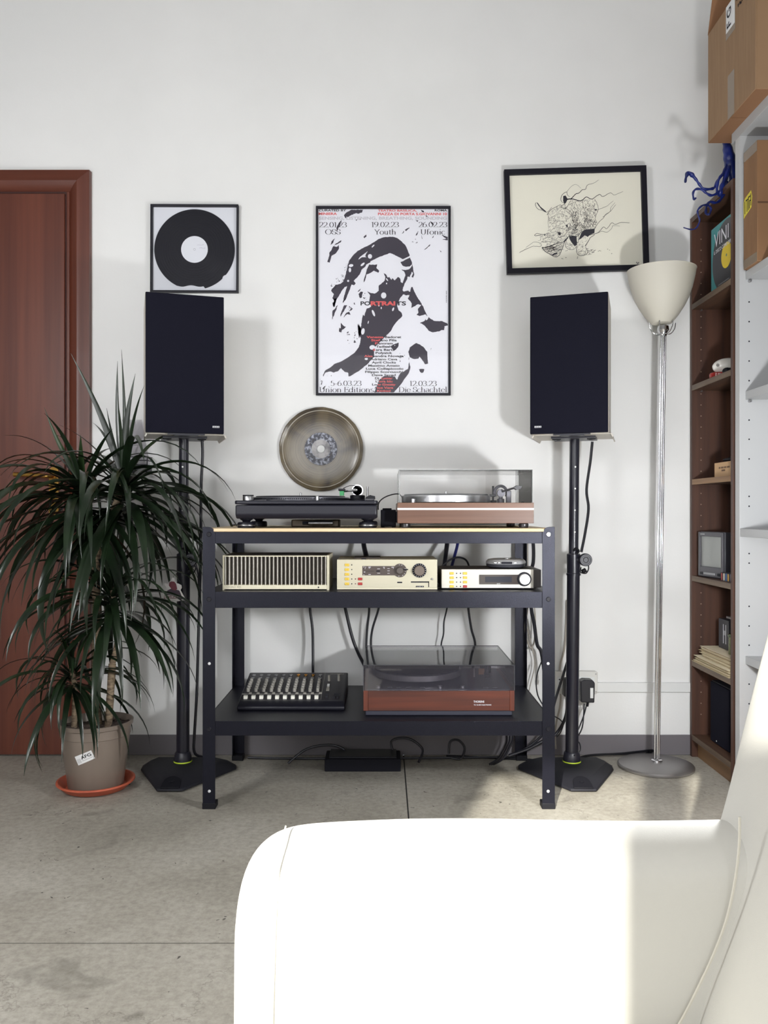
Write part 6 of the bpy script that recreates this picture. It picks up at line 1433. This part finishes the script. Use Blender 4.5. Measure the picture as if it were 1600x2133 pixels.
# seat cushion, crowned
secs = []
for (x, d_) in ((-0.15, 0.06), (-0.14, 0.02), (-0.11, 0.006), (0.0, 0.0), (0.12, -0.004), (0.22, -0.002), (0.29, 0.006), (0.335, 0.02), (0.35, 0.05)):
    ring = []
    for (y, z) in ((0.31, 0.30), (0.31, 0.335), (0.34, 0.352), (0.45, 0.361), (0.62, 0.364), (0.80, 0.361), (0.90, 0.353), (0.932, 0.335), (0.932, 0.30), (0.932, 0.16), (0.31, 0.16)):
        ring.append((x - ox, y - oy, z - (d_ if z > 0.2 else 0)))
    secs.append(ring)
soft(secs).build('seat_cushion', FAB, ac, sub=2)
for (x, y) in ((-0.12, 0.22), (-0.12, 1.0), (0.45, 0.22), (0.45, 1.0)): MB().lathe([(0.018, 0), (0.024, 0.11)], (x - ox, y - oy, 0), 16).build('leg', wood('leg_oak', (120, 90, 60), (96, 70, 46)), ac)

# ================================================================== SOCKETS, ADAPTERS AND CABLES
sb = thing('socket_box', 'white surface-mounted power socket box on the wall behind the right speaker stand', 'socket', (X(1197, YW), YW, Zh(1419, YW)))
w_ = 88 / 549.5; h_ = 46 / 549.5
MB().rrect(0, 0, w_, h_, 0.006, -0.030, 0).build('housing', mat('socket_white', (218, 217, 212), 0.45), sb, bevel=0.002)
MB().box(-w_/2 + 0.008, w_/2 - 0.012, -0.0325, -0.030, -0.022, 0.022).build('cover_plate', WHITE, sb, bevel=0.001)
for (x, z) in ((-0.063, 0), (-0.04, 0)):
    for dz in (-0.013, 0, 0.013): MB().lathe([(0.0028, 0), (0.0028, -0.0006), (0, -0.0006)], (x if dz == 0 else x - 0.001, -0.0325, z + dz), 10, 'y').build('pin_hole', INK, sb)
for z in (-0.033, 0.033): MB().lathe([(0.003, 0), (0.003, -0.001), (0, -0.0015)], (w_/2 - 0.007, -0.030, z), 10, 'y').build('screw', STEEL, sb)
pa = thing('power_adapter', 'black plug-in power adapter with a white label in the wall socket', 'adapter', (X(1221, 3.13), 3.152, Zh(1437, 3.13)))
MB().prism([(-0.024, -0.042), (0.026, -0.044), (0.028, 0.030), (0.020, 0.040), (-0.012, 0.042), (-0.026, 0.034)], -0.045, 0.0).build('case', mat('adapter_black', (34, 34, 40), 0.4), pa, bevel=0.004)
MB().box(0.010, 0.021, -0.0458, -0.045, -0.026, 0.012).build('label', WHITE, pa)
MB().cyl((0.006, -0.022, -0.044), (0.005, -0.022, -0.062), 0.005, 0.0035).build('strain_relief', RUBBER, pa)
pb = thing('power_plug', 'black moulded plug half hidden by the right speaker stand', 'plug', (X(1180, 3.13), 3.152, Zh(1430, 3.13)))
MB().prism([(-0.012, -0.035), (0.014, -0.035), (0.016, 0.025), (0.006, 0.032), (-0.008, 0.030)], -0.04, 0.0).build('case', MATS['adapter_black'], pb, bevel=0.004)
MB().cyl((0.002, -0.02, -0.034), (0.002, -0.02, -0.05), 0.005).build('strain_relief', RUBBER, pb)
CAB_B = mat('cable_black', (26, 26, 34), 0.45); CAB_G = mat('cable_grey', (168, 160, 150), 0.5); CAB_U = mat('cable_blue', (40, 44, 110), 0.45)
def cable(label, pts, r, m=CAB_B, name='cable', group=None):
    q = smooth_path([at(p[0], p[1], p[2]) for p in pts], 6)
    o = MB().tube(q, r, 8).build(name, m); return tag(o, label, 'cable', group)
# speaker leads
cable('black lead hanging from the left loudspeaker down to the floor', [(421, 918, 3.02), (422, 950, 3.03), (419, 1020, 3.04), (418, 1150, 3.05), (414, 1300, 3.05), (410, 1440, 3.05), (405, 1530, 3.05), (404, 1562, 3.05), (412, 1574, 3.06), (430, 1577, 3.08)], 0.0052)
cable('black lead hanging from the right loudspeaker to the stand clamp', [(1234, 920, 3.02), (1230, 960, 3.03), (1222, 1020, 3.04), (1226, 1060, 3.04), (1219, 1110, 3.03), (1211, 1150, 3.02)], 0.0050)
cable('thin dark lead curling from the left speaker stand clamp', [(398, 1152, 2.965), (408, 1160, 2.96), (404, 1180, 2.955), (394, 1176, 2.955), (402, 1172, 2.95), (412, 1190, 2.95), (414, 1240, 2.99)], 0.0028)
# behind the workbench
cable('black cable dropping behind the middle shelf to the mixing desk', [(648, 1240, 3.128), (646, 1268, 3.13), (651, 1310, 3.13), (652, 1360, 3.125), (652, 1402, 3.10), (654, 1412, 3.04)], 0.0050)
cable('thick black cable slanting down behind the smoked lid', [(712, 1230, 3.125), (720, 1270, 3.13), (733, 1325, 3.135), (746, 1360, 3.135), (757, 1382, 3.13), (768, 1410, 3.12), (772, 1426, 3.10)], 0.0060)
cable('black cable hanging straight down to the left corner of the smoked lid', [(766, 1235, 3.125), (769, 1268, 3.13), (765, 1310, 3.135), (763, 1350, 3.135), (764, 1400, 3.13), (766, 1425, 3.12)], 0.0042)
cable('black twin cable curving down behind the left part of the smoked lid', [(794, 1235, 3.125), (788, 1270, 3.13), (776, 1310, 3.135), (773, 1345, 3.135), (780, 1390, 3.13), (786, 1422, 3.115)], 0.0042)
cable('thin wavy black cable behind the middle of the smoked lid', [(936, 1235, 3.125), (931, 1268, 3.13), (925, 1295, 3.135), (924, 1320, 3.135), (919, 1346, 3.135), (922, 1390, 3.13), (924, 1420, 3.115)], 0.0028)
cable('black cable bending down behind the right part of the smoked lid', [(974, 1235, 3.125), (976, 1270, 3.13), (982, 1310, 3.135), (990, 1345, 3.135), (984, 1400, 3.13), (980, 1424, 3.115)], 0.0044)
cable('black cable entering the gap above the preamplifier', [(756, 1110, 3.11), (758, 1135, 3.10), (763, 1158, 3.06), (770, 1185, 2.99), (772, 1225, 2.97)], 0.0090)
cable('black cable above the tuner, nearest the preamplifier', [(931, 1110, 3.11), (931, 1135, 3.09), (926, 1175, 3.02), (922, 1215, 2.98)], 0.0080)
cable('blue cable slanting down behind the tuner', [(956, 1110, 3.12), (953, 1135, 3.11), (945, 1165, 3.06), (936, 1200, 3.0)], 0.0055, CAB_U)
cable('thin black cable arching over the back of the tuner', [(920, 1180, 2.93), (938, 1166, 2.94), (955, 1161, 2.95), (970, 1166, 2.95), (977, 1180, 2.94), (978, 1200, 2.93)], 0.0034)
cable('black cable bundle dropping beside the rear right post', [(1107, 1110, 3.10), (1111, 1135, 3.10), (1111, 1170, 3.10), (1105, 1200, 3.09), (1106, 1260, 3.10), (1113, 1300, 3.11), (1119, 1342, 3.11), (1128, 1360, 3.11), (1136, 1420, 3.09)], 0.0066)
cable('pale grey cable looping behind the rear right post', [(1099, 1110, 3.13), (1099, 1160, 3.13), (1100, 1255, 3.14), (1094, 1310, 3.14), (1104, 1348, 3.14), (1113, 1335, 3.14), (1115, 1290, 3.14), (1112, 1250, 3.14)], 0.0030, CAB_G)
cable('thin pale wire hanging beside the rear right post', [(1096, 1300, 3.15), (1110, 1355, 3.15), (1114, 1385, 3.15), (1104, 1430, 3.15), (1100, 1450, 3.15)], 0.0018, CAB_G)
cable('thin black wire bowed outside the lowest shelf', [(1131, 1372, 3.05), (1120, 1400, 3.06), (1117, 1425, 3.06), (1121, 1450, 3.06), (1132, 1470, 3.05)], 0.0024)
cable('black cord from the signal lamp arching between the two upper record players', [(788, 1062, 2.86), (789, 1048, 2.86), (798, 1038, 2.86), (814, 1031, 2.86), (830, 1029, 2.87), (838, 1036, 2.89)], 0.0020)
# by the sockets and the right stand
cable('black cable crossing behind the right stand from socket to bench', [(1182, 1378, 3.12), (1172, 1410, 3.10), (1155, 1465, 3.08), (1148, 1500, 3.08), (1130, 1530, 3.08), (1112, 1548, 3.08), (1090, 1563, 3.08)], 0.0048)
cable('thick black cable from the plug sweeping under the bench', [(1181, 1455, 3.125), (1180, 1485, 3.10), (1170, 1512, 3.08), (1153, 1533, 3.07), (1128, 1545, 3.06), (1100, 1560, 3.06), (1060, 1574, 3.06)], 0.0056)
cable('thin black wire looping from the adapter round the right stand', [(1222, 1468, 3.13), (1217, 1488, 3.10), (1208, 1512, 3.07), (1199, 1535, 3.06), (1208, 1550, 3.04), (1208, 1565, 3.0), (1196, 1574, 2.955)], 0.0024)
cable('second thin black wire running down from the adapter', [(1217, 1466, 3.13), (1216, 1490, 3.11), (1213, 1515, 3.10), (1205, 1532, 3.10), (1195, 1545, 3.10)], 0.0024)
cable('short black wire coiled at the baseboard by the right stand', [(1155, 1492, 3.10), (1168, 1500, 3.10), (1173, 1510, 3.10), (1168, 1525, 3.10), (1160, 1535, 3.10)], 0.0022)
cable('grey cable hanging below the socket box', [(1166, 1440, 3.165), (1168, 1452, 3.165), (1166, 1475, 3.165), (1160, 1500, 3.165), (1156, 1530, 3.16), (1158, 1560, 3.14)], 0.0036, CAB_G)
cable('grey cable climbing the wall above the socket box', [(1181, 1250, 3.175), (1180, 1300, 3.175), (1176, 1350, 3.175), (1168, 1380, 3.175), (1166, 1397, 3.17)], 0.0036, CAB_G)
# tangle on the floor under the bench
FLK = (('large black cable loop lying under the left half of the bench', [(600, 1590, 3.04), (640, 1560, 3.06), (690, 1552, 3.07), (720, 1565, 3.06), (700, 1585, 3.03)]), ('black cable loop standing against the baseboard under the bench', [(830, 1586, 3.06), (815, 1545, 3.08), (850, 1538, 3.09), (880, 1560, 3.08), (872, 1588, 3.05)]), ('round black cable coil under the right half of the bench', [(935, 1570, 3.07), (938, 1545, 3.08), (955, 1542, 3.08), (968, 1558, 3.08), (960, 1580, 3.06), (940, 1578, 3.06)]), ('long black cable trailing along the baseboard under the bench', [(516, 1578, 3.12), (600, 1580, 3.12), (720, 1580, 3.12), (860, 1579, 3.12), (980, 1578, 3.12), (1085, 1576, 3.12)]))
for (lb_, pts) in FLK: cable(lb_, pts, 0.0045)
for k in range(3): cable('black cable, %s of three bowing out at the right end under the bench' % ('inner', 'middle', 'outer')[k], [(1020 + 4 * k, 1592, 3.0 + .02 * k), (1038 + 5 * k, 1580, 3.03 + .02 * k), (1052 + 5 * k, 1556, 3.05 + .02 * k), (1056 + 6 * k, 1535, 3.07 + .02 * k), (1050 + 6 * k, 1500, 3.09 + .02 * k)], 0.0040)
sb2 = thing('flat_case', 'flat black case lying on the floor under the bench', 'case', (X(756, 3.0), 3.03, 0))
MB().box(-0.135, 0.135, -0.055, 0.055, 0.0, 0.045).build('body', BLACKM, sb2, bevel=0.003); MB().box(-0.12, 0.12, -0.05, 0.05, 0.045, 0.052).build('lid', BLACK, sb2, bevel=0.002)
ct = thing('plug_connector', 'cream plastic cable connector on the floor behind the front right post', 'connector', (X(1118, 3.03), 3.03, 0.036))
ct.location.z = 0.0
MB().box(-0.026, 0.022, -0.012, 0.012, 0.0, 0.016).build('body', mat('cream_plastic', (226, 222, 190), 0.5), ct, bevel=0.003)
MB().cyl((-0.026, 0, 0.008), (-0.040, 0, 0.008), 0.005).build('sleeve', RUBBER, ct)
# ---- cut-out tag hanging from the left stand
tg = thing('cutout_tag', 'white triangular cut-out tag with red lettering hanging on the left speaker stand', 'tag', (X(363, 2.90), 2.902, Zh(1253, 2.90)))
def T_(u, v): p = at(300 + u / 11.43, 1120 + v / 11.43, 2.90); return (p.x - tg.location.x, p.z - tg.location.z)
MB().prism([T_(*q) for q in ((460,1440),(545,1270),(530,1180),(470,1100),(500,1075),(570,1100),(600,1040),(660,1010),(660,950),(715,945),(725,1010),(770,1080),(820,1095),(890,1130),(900,1190),(870,1250),(985,1460),(965,1500),(940,1490),(880,1500),(800,1515),(540,1510))], -0.0012, 0.0).build('card', mat('tag_white', (206, 202, 200), 0.5), tg)
MB().prism([T_(*q) for q in ((515,1362),(560,1255),(650,1210),(780,1240),(840,1260),(930,1470),(820,1470),(800,1362))], -0.0016, -0.0012).build('dark_print', mat('tag_plum', (58, 40, 56), 0.6), tg)
MB().prism([T_(*q) for q in ((590,1140),(600,1070),(650,1040),(720,1045),(765,1100),(790,1220),(740,1260),(660,1230))], -0.0018, -0.0014).build('red_print', mat('tag_maroon', (104, 36, 52), 0.6), tg)
x0, z0 = T_(478, 1448); x1, _ = T_(800, 1448)
fit_text('LOVELESS', x1 - x0, 0.0115, mat('tag_red_ink', (92, 26, 34), 0.6), tg, (x0, -0.0021, z0), bold=0.02)
MB().tube([(T_(690, 965)[0], -0.001, T_(690, 965)[1]), (T_(695, 900)[0], 0.012, T_(695, 900)[1]), (T_(800, 800)[0], 0.06, T_(800, 800)[1])], 0.0008, 5).build('string', RUBBER, tg)
# ---- wall tray behind the plant with a clear sleeve
wt_ = thing('wall_tray', 'black wire wall tray holding a clear plastic sleeve behind the plant', 'tray', (X(284, 3.15), YW, Zh(985, 3.15)))
MB().box(-0.05, 0.05, -0.07, -0.002, 0.0, 0.030).build('tray', BLACK, wt_, bevel=0.003)
b = MB()
for z in (0.045, 0.058): b.tube([(-0.05, -0.002, z), (-0.05, -0.068, z), (0.05, -0.068, z), (0.05, -0.002, z)], 0.002, 6)
for x in (-0.05, -0.02, 0.01, 0.05): b.tube([(x, -0.068, 0.02), (x, -0.068, 0.058)], 0.002, 6)
b.build('wire_guard', BLACK, wt_)
sl = MB(); vs = []; fs = []; rq = random.Random(8)
for j in range(9):
    for i in range(7): vs.append((-0.055 + 0.075 * i / 6 + 0.03 * (1 - j / 8), -0.03 + rq.uniform(-.006, .006), 0.03 + 0.17 * j / 8))
for j in range(8):
    for i in range(6): a = j * 7 + i; fs.append((a, a + 1, a + 8, a + 7))
sl.add(vs, fs).build('sleeve', clear('sleeve_film', (214, 212, 216), 0.08, body=0.15, body_rgb=(190, 188, 194)), wt_, smooth=False)
